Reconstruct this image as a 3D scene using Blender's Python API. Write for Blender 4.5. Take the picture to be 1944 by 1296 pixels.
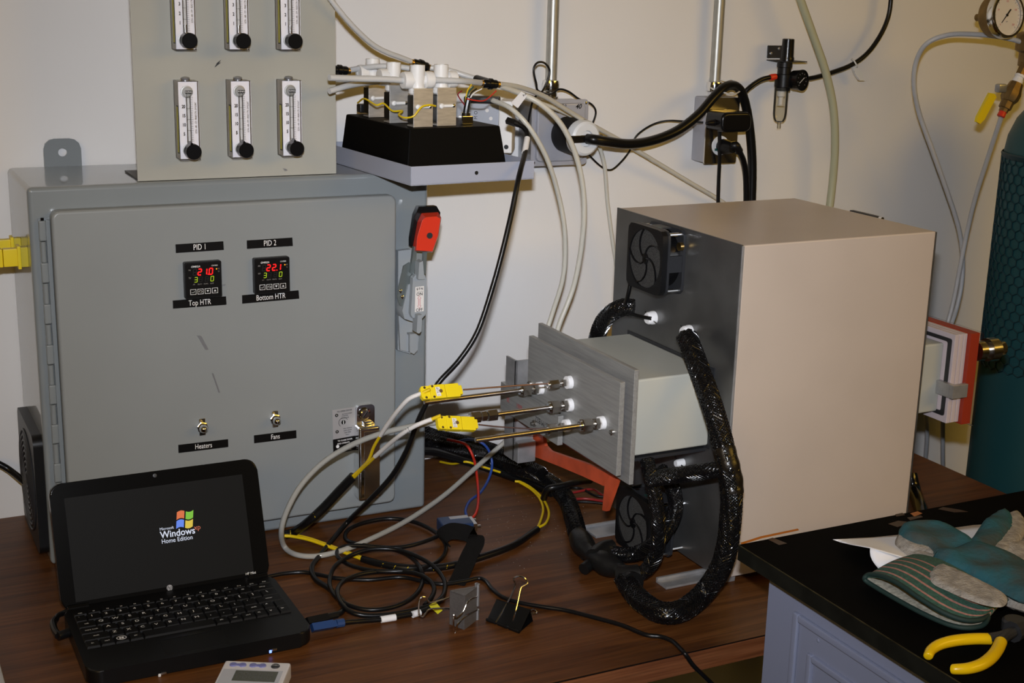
import bpy, bmesh, math, random
from mathutils import Vector, Matrix

random.seed(7)
for o in list(bpy.data.objects):
    bpy.data.objects.remove(o, do_unlink=True)
scene = bpy.context.scene
COL = scene.collection
PI = math.pi

# ------------------------------------------------------------------ camera
# world: X along the back wall (wall face at y = 0), -Y into the room, Z up,
# z = 0 is the top of the wooden lab table (floor at z = -0.75)
CAM = Vector((-0.2132, -1.9391, 0.7526))
RIGHT = Vector((0.8955, -0.4444, 0.0248)).normalized()
DOWN = Vector((-0.0913, -0.2379, -0.9670)).normalized()
FWD = Vector((0.4356, 0.8636, -0.2537)).normalized()
FPX, W, H = 2598.0, 1944.0, 1296.0
cd = bpy.data.cameras.new('camera')
cam = bpy.data.objects.new('camera', cd)
COL.objects.link(cam)
up = -DOWN
back = RIGHT.cross(up)
up = back.cross(RIGHT)
cam.matrix_world = Matrix(((RIGHT.x, up.x, back.x, CAM.x),
                           (RIGHT.y, up.y, back.y, CAM.y),
                           (RIGHT.z, up.z, back.z, CAM.z),
                           (0, 0, 0, 1)))
cd.sensor_width = 36.0
cd.lens = FPX / W * 36.0
cd.clip_start = 0.02
scene.camera = cam

# ------------------------------------------------------------------ light
scene.view_settings.view_transform = 'Standard'
scene.view_settings.look = 'None'
scene.view_settings.gamma = 1.0
scene.view_settings.use_curve_mapping = False
scene.view_settings.exposure = 0.0
world = bpy.data.worlds.new('room_ambience')
scene.world = world
world.use_nodes = True
bg = world.node_tree.nodes['Background']
bg.inputs[0].default_value = (1.0, 0.60, 0.20, 1)
bg.inputs[1].default_value = 0.022

def area(name, loc, aim, sx, sy, power, color):
    l = bpy.data.lights.new(name, 'AREA')
    l.shape = 'RECTANGLE'
    l.size, l.size_y, l.energy, l.color = sx, sy, power, color
    o = bpy.data.objects.new(name, l)
    COL.objects.link(o)
    o.location = loc
    o.rotation_euler = (Vector(aim) - Vector(loc)).to_track_quat('-Z', 'Y').to_euler()
    return o

# the camera's own pop-up flash, just above the lens
FL = CAM + up * 0.098
flash = area('camera_flash', FL, FL + FWD, 0.045, 0.02, 4.75, (0.92, 0.96, 1.05))
flash.data.spread = math.radians(71)
# warm ceiling lamps of the room
area('ceiling_lamp', (2.7, -3.2, 1.85), (0.9, 0, 0.3), 2.0, 1.0, 44.0, (1.0, 0.60, 0.10))
area('ceiling_lamp', (-2.3, -3.2, 1.85), (0.4, 0, 0.3), 1.6, 1.0, 20.0, (1.0, 0.60, 0.10))

# ------------------------------------------------------------------ pixels -> points
def ray(u, v):
    return RIGHT * ((u - W / 2) / FPX) + DOWN * ((v - H / 2) / FPX) + FWD

def at(u, v, ax, val):
    """where the sight line of photo pixel (u, v) meets the plane ax = val"""
    k = 'xyz'.index(ax)
    d = ray(u, v)
    return CAM + d * ((val - CAM[k]) / d[k])

def at_plane(u, v, p0, n):
    d = ray(u, v)
    return CAM + d * ((Vector(p0) - CAM).dot(n) / d.dot(n))

# ------------------------------------------------------------------ materials
MATS = {}
def mat(name, col, rough=0.5, metal=0.0, var=0.0, vscale=30.0, bump=0.0, bscale=200.0,
        spec=0.5, stretch=None, coat=0.0, emit=None, estr=0.0, col2=None, trans=0.0, ior=1.45, alpha=1.0, rvar=0.0, cramp=(0.35, 0.65)):
    m = bpy.data.materials.new(name)
    m.use_nodes = True
    nt = m.node_tree
    b = nt.nodes['Principled BSDF']
    b.inputs['Base Color'].default_value = (*col, 1)
    b.inputs['Roughness'].default_value = rough
    b.inputs['Metallic'].default_value = metal
    b.inputs['Specular IOR Level'].default_value = spec
    b.inputs['Coat Weight'].default_value = coat
    b.inputs['Transmission Weight'].default_value = trans
    b.inputs['IOR'].default_value = ior
    b.inputs['Alpha'].default_value = alpha
    if emit:
        b.inputs['Emission Color'].default_value = (*emit, 1)
        b.inputs['Emission Strength'].default_value = estr
    if var or bump or col2 or rvar:
        tc = nt.nodes.new('ShaderNodeTexCoord')
        mp = nt.nodes.new('ShaderNodeMapping')
        nt.links.new(tc.outputs['Object'], mp.inputs[0])
        if stretch:
            mp.inputs['Scale'].default_value = stretch
    if var or col2 or rvar:
        n = nt.nodes.new('ShaderNodeTexNoise')
        n.inputs['Scale'].default_value = vscale
        n.inputs['Detail'].default_value = 5
        nt.links.new(mp.outputs[0], n.inputs['Vector'])
        r = nt.nodes.new('ShaderNodeValToRGB')
        e = r.color_ramp.elements
        e[0].position, e[1].position = cramp
        c2 = col2 if col2 else tuple(min(1, c * (1 + var)) for c in col)
        c1 = col if col2 else tuple(c * (1 - var) for c in col)
        e[0].color, e[1].color = (*c1, 1), (*c2, 1)
        nt.links.new(n.outputs[0], r.inputs[0])
        if var or col2:
            nt.links.new(r.outputs[0], b.inputs['Base Color'])
        if rvar:
            mr = nt.nodes.new('ShaderNodeMapRange')
            mr.inputs['To Min'].default_value = max(0.02, rough - rvar)
            mr.inputs['To Max'].default_value = rough + rvar
            nt.links.new(n.outputs[0], mr.inputs[0])
            nt.links.new(mr.outputs[0], b.inputs['Roughness'])
    if bump:
        n2 = nt.nodes.new('ShaderNodeTexNoise')
        n2.inputs['Scale'].default_value = bscale
        n2.inputs['Detail'].default_value = 4
        nt.links.new(mp.outputs[0], n2.inputs['Vector'])
        bp = nt.nodes.new('ShaderNodeBump')
        bp.inputs['Strength'].default_value = bump
        bp.inputs['Distance'].default_value = 0.002
        nt.links.new(n2.outputs[0], bp.inputs['Height'])
        nt.links.new(bp.outputs[0], b.inputs['Normal'])
    MATS[name] = m
    return m

def clear_mat(name, tint, ior=1.49, rough=0.02, mixcol=None, mixfac=0.0):
    """clear plastic: straight-through light plus a fresnel gloss, optional milky part"""
    m = bpy.data.materials.new(name)
    m.use_nodes = True
    nt = m.node_tree
    out = nt.nodes['Material Output']
    nt.nodes.remove(nt.nodes['Principled BSDF'])
    t = nt.nodes.new('ShaderNodeBsdfTransparent')
    t.inputs[0].default_value = (*tint, 1)
    g = nt.nodes.new('ShaderNodeBsdfGlossy')
    g.inputs['Roughness'].default_value = rough
    f = nt.nodes.new('ShaderNodeFresnel')
    f.inputs[0].default_value = ior
    mx = nt.nodes.new('ShaderNodeMixShader')
    src = t
    if mixcol:
        d = nt.nodes.new('ShaderNodeBsdfDiffuse')
        d.inputs[0].default_value = (*mixcol, 1)
        m2 = nt.nodes.new('ShaderNodeMixShader')
        m2.inputs[0].default_value = mixfac
        nt.links.new(t.outputs[0], m2.inputs[1])
        nt.links.new(d.outputs[0], m2.inputs[2])
        src = m2
    nt.links.new(f.outputs[0], mx.inputs[0])
    nt.links.new(src.outputs[0], mx.inputs[1])
    nt.links.new(g.outputs[0], mx.inputs[2])
    nt.links.new(mx.outputs[0], out.inputs[0])
    MATS[name] = m
    return m

mat('wall_paint', (0.70, 0.69, 0.68), 0.6, var=0.02, vscale=3, bump=0.05, bscale=180)
mat('ceiling_paint', (0.7, 0.68, 0.64), 0.8)
mat('floor_vinyl', (0.012, 0.011, 0.010), 0.6, var=0.2)
mat('cab_paint', (0.20, 0.222, 0.232), 0.30, coat=0.8, spec=0.5, var=0.03, vscale=8)
mat('door_paint', (0.232, 0.246, 0.246), 0.36, spec=0.5, var=0.025, vscale=6)
mat('cast_grey', (0.27, 0.295, 0.315), 0.38, spec=0.5)
mat('panel_grey', (0.34, 0.335, 0.295), 0.42, metal=0.0, spec=0.5, var=0.04, vscale=9)
mat('tray_paint', (0.33, 0.345, 0.41), 0.35, spec=0.5)
mat('flange_shade', (0.06, 0.06, 0.06), 0.5)  # dark because the panel's shadow is put into the flange colour
mat('black_plastic', (0.0055, 0.0055, 0.006), 0.38, spec=0.35, bump=0.06, bscale=900)
mat('black_satin', (0.004, 0.004, 0.0045), 0.25, spec=0.4)
mat('black_matte', (0.006, 0.006, 0.0065), 0.6, spec=0.25)
mat('black_rubber', (0.0042, 0.0042, 0.0046), 0.30, spec=0.4)
mat('box_crinkle', (0.0030, 0.0029, 0.0028), 0.5, spec=0.05, bump=0.15, bscale=1200)
mat('grey_dark', (0.022, 0.023, 0.026), 0.42)
mat('filter_foam', (0.040, 0.039, 0.037), 0.95, var=0.7, vscale=900, bump=0.6, bscale=900)
mat('aluminium', (0.36, 0.36, 0.35), 0.45, metal=0.50, var=0.10, vscale=60, stretch=(6, 0.35, 6), rvar=0.08)
mat('aluminium_cut', (0.42, 0.42, 0.43), 0.36, metal=0.6, var=0.1, vscale=60, rvar=0.1)
mat('bracket_alu', (0.62, 0.60, 0.57), 0.45, metal=0.85, var=0.10, vscale=60, stretch=(1, 1, 5))
mat('steel_face', (0.19, 0.19, 0.187), 0.36, metal=0.8, var=0.14, vscale=14, rvar=0.10)
mat('galvanised', (0.42, 0.42, 0.39), 0.42, metal=0.7, var=0.06, vscale=60)
mat('grey_steel', (0.40, 0.41, 0.43), 0.33, metal=0.75, var=0.06, vscale=30)
mat('box_grey', (0.36, 0.365, 0.405), 0.38, metal=0.15, var=0.05, vscale=25)
mat('chrome', (0.78, 0.79, 0.80), 0.10, metal=1.0)
mat('stainless', (0.62, 0.60, 0.57), 0.20, metal=1.0)
mat('rod_steel', (0.52, 0.49, 0.47), 0.24, metal=1.0)
mat('probe_dark', (0.16, 0.10, 0.09), 0.35, metal=0.7)
mat('side_steel', (0.20, 0.23, 0.23), 0.3, metal=0.6)
mat('strand', (0.004, 0.004, 0.0045), 0.20, spec=0.7)
mat('brass', (0.62, 0.42, 0.16), 0.28, metal=1.0)
mat('old_brass', (0.24, 0.16, 0.065), 0.48, metal=0.85, var=0.2, vscale=60)
mat('beige_paint', (0.50, 0.425, 0.365), 0.30, spec=0.5, var=0.03, vscale=7)
mat('duct_paint', (0.44, 0.445, 0.40), 0.45, var=0.02, vscale=10)
mat('red_silicone', (0.30, 0.030, 0.012), 0.5)
mat('dark_gasket', (0.14, 0.016, 0.010), 0.55)
mat('orange_paint', (0.46, 0.07, 0.025), 0.45, var=0.2, vscale=30)
mat('red_grip', (0.60, 0.035, 0.014), 0.32)
mat('teflon', (0.82, 0.82, 0.83), 0.55, bump=0.3, bscale=500)
mat('white_plastic', (0.74, 0.73, 0.71), 0.4)
mat('cream_plastic', (0.66, 0.63, 0.57), 0.45)
mat('white_rubber', (0.66, 0.68, 0.70), 0.4)
mat('daq_grey', (0.34, 0.36, 0.41), 0.4)
mat('yellow_plastic', (0.74, 0.57, 0.012), 0.35)
mat('yellow_side', (0.52, 0.42, 0.02), 0.4)
mat('yellow_wire', (0.66, 0.46, 0.006), 0.35)
mat('yellow_grip', (0.72, 0.46, 0.004), 0.28)
mat('flag_yellow', (0.72, 0.66, 0.02), 0.6)
mat('white_sleeve', (0.64, 0.61, 0.58), 0.6, bump=0.2, bscale=900)
mat('red_wire', (0.50, 0.025, 0.012), 0.35)
mat('fan_red', (0.22, 0.012, 0.012), 0.35)
mat('blue_wire', (0.02, 0.06, 0.28), 0.35)
mat('green_wire', (0.01, 0.07, 0.06), 0.4)
mat('maroon_wire', (0.2, 0.012, 0.02), 0.4)
mat('blue_plastic', (0.012, 0.033, 0.095), 0.35)
mat('usb_blue', (0.016, 0.045, 0.14), 0.4)
mat('paper_white', (0.72, 0.72, 0.74), 0.8)
mat('scale_white', (0.80, 0.79, 0.80), 0.6)
mat('label_white', (0.68, 0.66, 0.64), 0.5)
mat('label_black', (0.004, 0.0036, 0.0036), 0.35, spec=0.3)
mat('print_black', (0.008, 0.008, 0.008), 0.5, spec=0.3)
mat('print_grey', (0.09, 0.09, 0.09), 0.5)
mat('print_white', (0.72, 0.72, 0.72), 0.5)
mat('print_dim', (0.30, 0.29, 0.27), 0.5)
mat('print_red', (0.5, 0.05, 0.05), 0.5)
mat('foil', (0.50, 0.49, 0.50), 0.42, metal=0.5)
mat('label_yellow', (0.42, 0.38, 0.04), 0.5)
mat('olive_hose', (0.40, 0.40, 0.27), 0.4)
mat('grey_hose', (0.46, 0.47, 0.49), 0.35)
mat('tube_grey', (0.52, 0.52, 0.51), 0.3)
mat('tube_beige', (0.55, 0.53, 0.46), 0.35)
mat('teal_paint', (0.010, 0.066, 0.078), 0.45)
mat('teal_net', (0.004, 0.030, 0.042), 0.5)
mat('epoxy_top', (0.0022, 0.0021, 0.0019), 0.7, spec=0.03, var=0.12, vscale=20)
mat('epoxy_edge', (0.0085, 0.0085, 0.0065), 0.6, spec=0.1, var=0.3, vscale=30)
mat('edge_line', (0.030, 0.024, 0.010), 0.6, spec=0.2, var=0.5, vscale=60)
mat('blue_grey', (0.20, 0.222, 0.315), 0.42)
mat('tape_amber', (0.30, 0.09, 0.01), 0.35)
mat('tape_brown', (0.030, 0.016, 0.010), 0.45)
mat('wrap_tape', (0.010, 0.007, 0.004), 0.3, bump=0.25, bscale=160)
mat('glove_teal', (0.028, 0.105, 0.128), 0.9, spec=0.2, col2=(0.055, 0.070, 0.066), vscale=28, bump=0.7, bscale=160, cramp=(0.42, 0.68))
mat('glove_grey', (0.32, 0.295, 0.26), 0.95, var=0.25, vscale=120, bump=0.9, bscale=420)
mat('glove_green', (0.030, 0.085, 0.062), 0.9, var=0.25, vscale=300, bump=0.4, bscale=600)
mat('glove_pink', (0.34, 0.16, 0.13), 0.9, var=0.2, vscale=300)
mat('glove_binding', (0.008, 0.026, 0.022), 0.7)
mat('glove_lining', (0.30, 0.29, 0.24), 0.9, var=0.3, vscale=200)
mat('lcd', (0.075, 0.08, 0.062), 0.25)
mat('timer_white', (0.60, 0.58, 0.58), 0.35)
mat('timer_grey', (0.42, 0.43, 0.46), 0.4)
mat('button_blue', (0.16, 0.17, 0.38), 0.4)
mat('key_black', (0.0045, 0.0045, 0.0048), 0.45, spec=0.25)
mat('laptop_black', (0.0042, 0.0042, 0.0044), 0.35, spec=0.3)
mat('laptop_gloss', (0.004, 0.0039, 0.0038), 0.16, spec=0.2)
mat('screen_dark', (0.003, 0.003, 0.003), 0.5, spec=0.08, emit=(0.9, 0.85, 0.78), estr=0.0048)
for nm, c in (('lit_white', (0.75, 0.8, 0.95)), ('lit_orange', (0.75, 0.16, 0.04)), ('lit_green', (0.20, 0.55, 0.03)),
              ('lit_blue', (0.12, 0.25, 0.9)), ('lit_yellow', (0.75, 0.55, 0.05)), ('lit_xp', (0.6, 0.13, 0.06))):
    mat(nm, (0, 0, 0), 0.5, emit=c, estr=0.85)
mat('led_red', (0.05, 0, 0), 0.4, emit=(1.0, 0.01, 0.01), estr=1.5)
mat('led_lime', (0.03, 0.03, 0), 0.4, emit=(0.50, 0.72, 0.02), estr=0.8)
mat('led_dim', (0.012, 0.012, 0.011), 0.4)
mat('led_amber', (0.03, 0.03, 0), 0.4, emit=(1.0, 0.35, 0.02), estr=1.5)
mat('led_blue', (0.02, 0.03, 0.1), 0.4, emit=(0.15, 0.25, 1.0), estr=3.0)
mat('clip_black', (0.004, 0.004, 0.004), 0.35, spec=0.35)
mat('clip_grey', (0.115, 0.105, 0.10), 0.4, metal=0.3, var=0.1, vscale=400)
mat('velcro', (0.006, 0.0055, 0.0052), 0.95, spec=0.2, bump=0.8, bscale=900)
mat('joint_tape', (0.006, 0.006, 0.006), 0.42, spec=0.4, bump=0.3, bscale=120)
mat('gauge_face', (0.70, 0.68, 0.68), 0.5)
mat('gauge_dark', (0.02, 0.02, 0.022), 0.3)
mat('badge_grey', (0.30, 0.30, 0.31), 0.4)
mat('pink_acrylic', (0.56, 0.49, 0.52), 0.25)
mat('zip_white', (0.68, 0.68, 0.66), 0.4)
mat('dust', (0.42, 0.40, 0.37), 0.9)
clear_mat('acrylic', (0.965, 0.955, 0.965), 1.30, 0.02)
clear_mat('bowl_clear', (0.90, 0.90, 0.87), 1.45, 0.03, (0.6, 0.6, 0.55), 0.05)
clear_mat('pfa_tube', (0.78, 0.78, 0.74), 1.38, 0.10, (0.50, 0.49, 0.45), 0.60)

def wood_mat(name, c1, c2, c3, rough):
    m = bpy.data.materials.new(name)
    m.use_nodes = True
    nt = m.node_tree
    b = nt.nodes['Principled BSDF']
    b.inputs['Roughness'].default_value = rough
    b.inputs['Specular IOR Level'].default_value = 0.3
    tc = nt.nodes.new('ShaderNodeTexCoord')
    mp = nt.nodes.new('ShaderNodeMapping')
    mp.inputs['Scale'].default_value = (2.2, 42.0, 42.0)
    nt.links.new(tc.outputs['Object'], mp.inputs[0])
    n1 = nt.nodes.new('ShaderNodeTexNoise')
    n1.inputs['Scale'].default_value = 1.6
    n1.inputs['Detail'].default_value = 8
    n1.inputs['Roughness'].default_value = 0.62
    n1.inputs['Distortion'].default_value = 0.5
    nt.links.new(mp.outputs[0], n1.inputs['Vector'])
    r = nt.nodes.new('ShaderNodeValToRGB')
    e = r.color_ramp.elements
    e[0].position, e[1].position = 0.34, 0.68
    e[0].color, e[1].color = (*c1, 1), (*c3, 1)
    mid = r.color_ramp.elements.new(0.5)
    mid.color = (*c2, 1)
    nt.links.new(n1.outputs[0], r.inputs[0])
    mp2 = nt.nodes.new('ShaderNodeMapping')
    mp2.inputs['Scale'].default_value = (12.0, 420.0, 420.0)
    nt.links.new(tc.outputs['Object'], mp2.inputs[0])
    n2 = nt.nodes.new('ShaderNodeTexNoise')
    n2.inputs['Scale'].default_value = 1.0
    n2.inputs['Detail'].default_value = 3
    nt.links.new(mp2.outputs[0], n2.inputs['Vector'])
    mx = nt.nodes.new('ShaderNodeMixRGB')
    mx.blend_type = 'MULTIPLY'
    mx.inputs[0].default_value = 0.55
    r2 = nt.nodes.new('ShaderNodeValToRGB')
    r2.color_ramp.elements[0].position, r2.color_ramp.elements[1].position = 0.35, 0.6
    r2.color_ramp.elements[0].color = (0.45, 0.42, 0.40, 1)
    nt.links.new(n2.outputs[0], r2.inputs[0])
    nt.links.new(r.outputs[0], mx.inputs[1])
    nt.links.new(r2.outputs[0], mx.inputs[2])
    nt.links.new(mx.outputs[0], b.inputs['Base Color'])
    MATS[name] = m
wood_mat('walnut', (0.058, 0.019, 0.0048), (0.108, 0.037, 0.0088), (0.155, 0.058, 0.0155), 0.40)
wood_mat('walnut_lit_edge', (0.10, 0.032, 0.012), (0.16, 0.054, 0.020), (0.21, 0.08, 0.032), 0.38)  # lighter copy of the walnut: front lighting put into the edge colour

def braid_mat(name):
    """glossy plastic braid: crossing strands in the sleeve's own UV (turns round it, length in 1.6 mm steps)"""
    m = mat(name, (0.0035, 0.0035, 0.004), 0.16, spec=0.6)
    nt = m.node_tree
    b = nt.nodes['Principled BSDF']
    tc = nt.nodes.new('ShaderNodeTexCoord')
    hs = []
    for rot in (PI / 4, -PI / 4):
        mp = nt.nodes.new('ShaderNodeMapping')
        mp.inputs['Rotation'].default_value = (0, 0, rot)
        nt.links.new(tc.outputs['UV'], mp.inputs[0])
        wv = nt.nodes.new('ShaderNodeTexWave')
        wv.inputs['Scale'].default_value = 0.21
        nt.links.new(mp.outputs[0], wv.inputs['Vector'])
        hs.append(wv)
    mx = nt.nodes.new('ShaderNodeMath')
    mx.operation = 'MULTIPLY'
    nt.links.new(hs[0].outputs['Fac'], mx.inputs[0])
    nt.links.new(hs[1].outputs['Fac'], mx.inputs[1])
    bp = nt.nodes.new('ShaderNodeBump')
    bp.inputs['Strength'].default_value = 1.0
    bp.inputs['Distance'].default_value = 0.00035
    nt.links.new(mx.outputs[0], bp.inputs['Height'])
    nt.links.new(bp.outputs[0], b.inputs['Normal'])
braid_mat('braid')

# ------------------------------------------------------------------ mesh helpers
def catmull(pts, per=8, closed=False):
    P = [Vector(p) for p in pts]
    n = len(P)
    if n < 3 and not closed:
        return P
    out = []
    segs = n if closed else n - 1
    for i in range(segs):
        if closed:
            p0, p1, p2, p3 = P[(i - 1) % n], P[i], P[(i + 1) % n], P[(i + 2) % n]
        else:
            p0 = P[i - 1] if i > 0 else P[0] * 2 - P[1]
            p1, p2 = P[i], P[i + 1]
            p3 = P[i + 2] if i + 2 < n else P[-1] * 2 - P[-2]
        for k in range(per):
            t = k / per
            a = (2 * p1 + (p2 - p0) * t + (2 * p0 - 5 * p1 + 4 * p2 - p3) * t * t + (3 * p1 - p0 - 3 * p2 + p3) * t ** 3) * 0.5
            out.append(a)
    if not closed:
        out.append(P[-1])
    return out

class MB:
    def __init__(s):
        s.bm = bmesh.new()
        s.mi = 0
    def _tag(s, faces):
        for f in faces:
            f.material_index = s.mi
    def box(s, c, size, bev=0.0, seg=2, rot=None):
        M = Matrix.Translation(Vector(c))
        if rot is not None:
            M = M @ rot.to_4x4()
        M = M @ Matrix.Diagonal((*size, 1))
        r = bmesh.ops.create_cube(s.bm, size=1, matrix=M)
        vs = r['verts']
        s._tag({f for v in vs for f in v.link_faces})
        if bev > 0:
            es = list({e for v in vs for e in v.link_edges})
            bmesh.ops.bevel(s.bm, geom=es, offset=bev, segments=seg, profile=0.5, affect='EDGES')
        return s
    def bx(s, x0, x1, y0, y1, z0, z1, bev=0.0, seg=2):
        return s.box(((x0 + x1) / 2, (y0 + y1) / 2, (z0 + z1) / 2), (abs(x1 - x0), abs(y1 - y0), abs(z1 - z0)), bev, seg)
    def ring(s, c, a, b, r, n):
        return [s.bm.verts.new(c + (a * math.cos(2 * PI * k / n) + b * math.sin(2 * PI * k / n)) * r) for k in range(n)]
    def skin(s, rings, cap0=True, cap1=True, closed=False):
        n = len(rings[0])
        R = rings + [rings[0]] if closed else rings
        for i in range(len(R) - 1):
            for k in range(n):
                f = s.bm.faces.new((R[i][k], R[i][(k + 1) % n], R[i + 1][(k + 1) % n], R[i + 1][k]))
                f.material_index = s.mi
        if not closed:
            if cap0:
                s._tag([s.bm.faces.new(list(reversed(rings[0])))])
            if cap1:
                s._tag([s.bm.faces.new(rings[-1])])
    def lathe(s, p0, axis, prof, n=24, cap0=True, cap1=True):
        """prof: (distance along the axis, radius)"""
        ax = Vector(axis).normalized()
        a = ax.orthogonal().normalized()
        b = ax.cross(a)
        s.skin([s.ring(Vector(p0) + ax * h, a, b, max(r, 1e-5), n) for h, r in prof], cap0, cap1)
        return s
    def cyl(s, p0, p1, r0, r1=None, n=20):
        d = Vector(p1) - Vector(p0)
        return s.lathe(p0, d, [(0, r0), (d.length, r0 if r1 is None else r1)], n)
    def tube(s, pts, r, n=10, closed=False, per=8, smooth=True, flat=None):
        """round (or, with flat=(a, b) scale factors, flattened) tube along a smoothed path"""
        P = catmull(pts, per, closed) if smooth else [Vector(p) for p in pts]
        m = len(P)
        T = []
        for i in range(m):
            if closed:
                t = P[(i + 1) % m] - P[(i - 1) % m]
            else:
                t = P[min(i + 1, m - 1)] - P[max(i - 1, 0)]
            T.append(t.normalized() if t.length > 1e-9 else Vector((1, 0, 0)))
        a = T[0].orthogonal().normalized() if abs(T[0].z) > 0.95 else T[0].cross(Vector((0, 0, 1))).normalized()
        rings = []
        for i in range(m):
            a = (a - T[i] * a.dot(T[i]))
            a = a.normalized() if a.length > 1e-6 else T[i].orthogonal().normalized()
            b = T[i].cross(a)
            if callable(r):
                rr = r(i / max(1, m - 1))
            else:
                rr = r
            fa, fb = flat if flat else (1, 1)
            rings.append([s.bm.verts.new(P[i] + (a * math.cos(2 * PI * k / n) * fa + b * math.sin(2 * PI * k / n) * fb) * rr) for k in range(n)])
        s.skin(rings, True, True, closed)
        return s
    def prism(s, pts, off):
        """flat outline (3-D points) extruded by the vector off"""
        off = Vector(off)
        a = [s.bm.verts.new(Vector(p)) for p in pts]
        b = [s.bm.verts.new(Vector(p) + off) for p in pts]
        n = len(a)
        fs = [s.bm.faces.new(list(reversed(a))), s.bm.faces.new(b)]
        for k in range(n):
            fs.append(s.bm.faces.new((a[k], a[(k + 1) % n], b[(k + 1) % n], b[k])))
        s._tag(fs)
        return s
    def holed(s, outer, hole, off):
        """plate with one hole; outer and hole have the same number of points, in step"""
        off = Vector(off)
        n = len(outer)
        O0 = [s.bm.verts.new(Vector(p)) for p in outer]
        I0 = [s.bm.verts.new(Vector(p)) for p in hole]
        O1 = [s.bm.verts.new(Vector(p) + off) for p in outer]
        I1 = [s.bm.verts.new(Vector(p) + off) for p in hole]
        for k in range(n):
            j = (k + 1) % n
            for q in ((O0[k], O0[j], I0[j], I0[k]), (O1[k], I1[k], I1[j], O1[j]),
                      (O0[k], O1[k], O1[j], O0[j]), (I0[k], I0[j], I1[j], I1[k])):
                s._tag([s.bm.faces.new(q)])
        return s
    def sph(s, c, r, n=16, scale=(1, 1, 1)):
        M = Matrix.Translation(Vector(c)) @ Matrix.Diagonal((*scale, 1))
        q = bmesh.ops.create_uvsphere(s.bm, u_segments=n, v_segments=max(6, n // 2), radius=r, matrix=M)
        s._tag({f for v in q['verts'] for f in v.link_faces})
        return s
    def quad(s, a, b, c, d):
        s._tag([s.bm.faces.new([s.bm.verts.new(Vector(p)) for p in (a, b, c, d)])])
        return s
    def add_mesh(s, me, M):
        t = bmesh.new()
        t.from_mesh(me)
        t.transform(M)
        vm = {}
        for v in t.verts:
            vm[v] = s.bm.verts.new(v.co)
        for f in t.faces:
            try:
                nf = s.bm.faces.new([vm[v] for v in f.verts])
                nf.material_index = s.mi
            except ValueError:
                pass
        t.free()
        return s
    def text(s, txt, size, org, right=(1, 0, 0), upv=(0, 0, 1), sx=1.0, align='CENTER', shear=0.0, thick=0.0):
        R = Vector(right).normalized()
        U = (Vector(upv) - R * Vector(upv).dot(R)).normalized()
        N = R.cross(U)
        M = Matrix(((R.x * sx * size, U.x * size, N.x * size, org[0]), (R.y * sx * size, U.y * size, N.y * size, org[1]),
                    (R.z * sx * size, U.z * size, N.z * size, org[2]), (0, 0, 0, 1)))
        return s.add_mesh(text_mesh(txt, align, shear, thick), M)
    def build(s, name, mats, parent=None, ang=35, recalc=True):
        """link as ONE mesh object; geometry was given in world space (or in the local frame of a rotated thing)"""
        bm = s.bm
        if recalc:
            bmesh.ops.recalc_face_normals(bm, faces=bm.faces[:])
        org = Vector((0, 0, 0))
        loc = Vector((0, 0, 0))
        if parent is None:
            bm.verts.ensure_lookup_table()
            xs = [v.co for v in bm.verts]
            org = Vector((sum(v.x for v in xs) / len(xs), sum(v.y for v in xs) / len(xs), min(v.z for v in xs)))
            loc = org
        elif parent.get('_w', 1):
            org = ORG[parent.name]
        if org.length > 0:
            bmesh.ops.translate(bm, verts=bm.verts[:], vec=-org)
        me = bpy.data.meshes.new(name)
        bm.to_mesh(me)
        bm.free()
        for m in (mats if isinstance(mats, (list, tuple)) else [mats]):
            me.materials.append(MATS[m])
        for p in me.polygons:
            p.use_smooth = True
        me.set_sharp_from_angle(angle=math.radians(ang))
        o = bpy.data.objects.new(name, me)
        COL.objects.link(o)
        o.location = loc
        if ang < 60 and 6 < len(me.polygons) < 4000:
            wn = o.modifiers.new('weighted_normals', 'WEIGHTED_NORMAL')
            wn.keep_sharp = True
        if parent is not None:
            o.parent = parent
            ORG[o.name] = ORG[parent.name]
        else:
            ORG[o.name] = org
        return o

ORG = {}
TXT = {}
def text_mesh(txt, align, shear, thick=0.0):
    k = (txt, align, shear, thick)
    if k not in TXT:
        c = bpy.data.curves.new('t', 'FONT')
        c.body = txt
        c.align_x = align
        c.align_y = 'CENTER'
        c.shear = shear
        c.resolution_u = 3
        c.offset = thick
        o = bpy.data.objects.new('t', c)
        TXT[k] = bpy.data.meshes.new_from_object(o)
        bpy.data.objects.remove(o)
    return TXT[k]

def tag(o, label=None, cat=None, group=None, kind=None):
    if label: o['label'] = label
    if cat: o['category'] = cat
    if group: o['group'] = group
    if kind: o['kind'] = kind
    return o

def thing(name, label, cat, loc, rotz=0.0, group=None, local=False):
    """an Empty at a thing's base. With local=True its parts are modelled in its own frame."""
    o = bpy.data.objects.new(name, None)
    COL.objects.link(o)
    o.empty_display_size = 0.02
    o.location = loc
    o.rotation_euler = (0, 0, rotz)
    ORG[o.name] = Vector((0, 0, 0)) if local else Vector(loc)
    return tag(o, label, cat, group)

def struct(name, mb, m):
    return tag(mb.build(name, m), kind='structure')

def cable(name, pts, r, m, label, cat='cable', group=None, n=10, per=8, flat=None):
    return tag(MB().tube(pts, r, n, per=per, flat=flat).build(name, m, ang=60), label, cat, group)

def path(pl):
    return [at(*p) if len(p) == 4 else Vector(p) for p in pl]

def zpath(pl):
    """(u, v, height above the table)"""
    return [at(u, v, 'z', z) for u, v, z in pl]

def circle(c, a, b, r, n, ph=0.0):
    c, a, b = Vector(c), Vector(a), Vector(b)
    return [c + (a * math.cos(2 * PI * k / n + ph) + b * math.sin(2 * PI * k / n + ph)) * r for k in range(n)]

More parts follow.
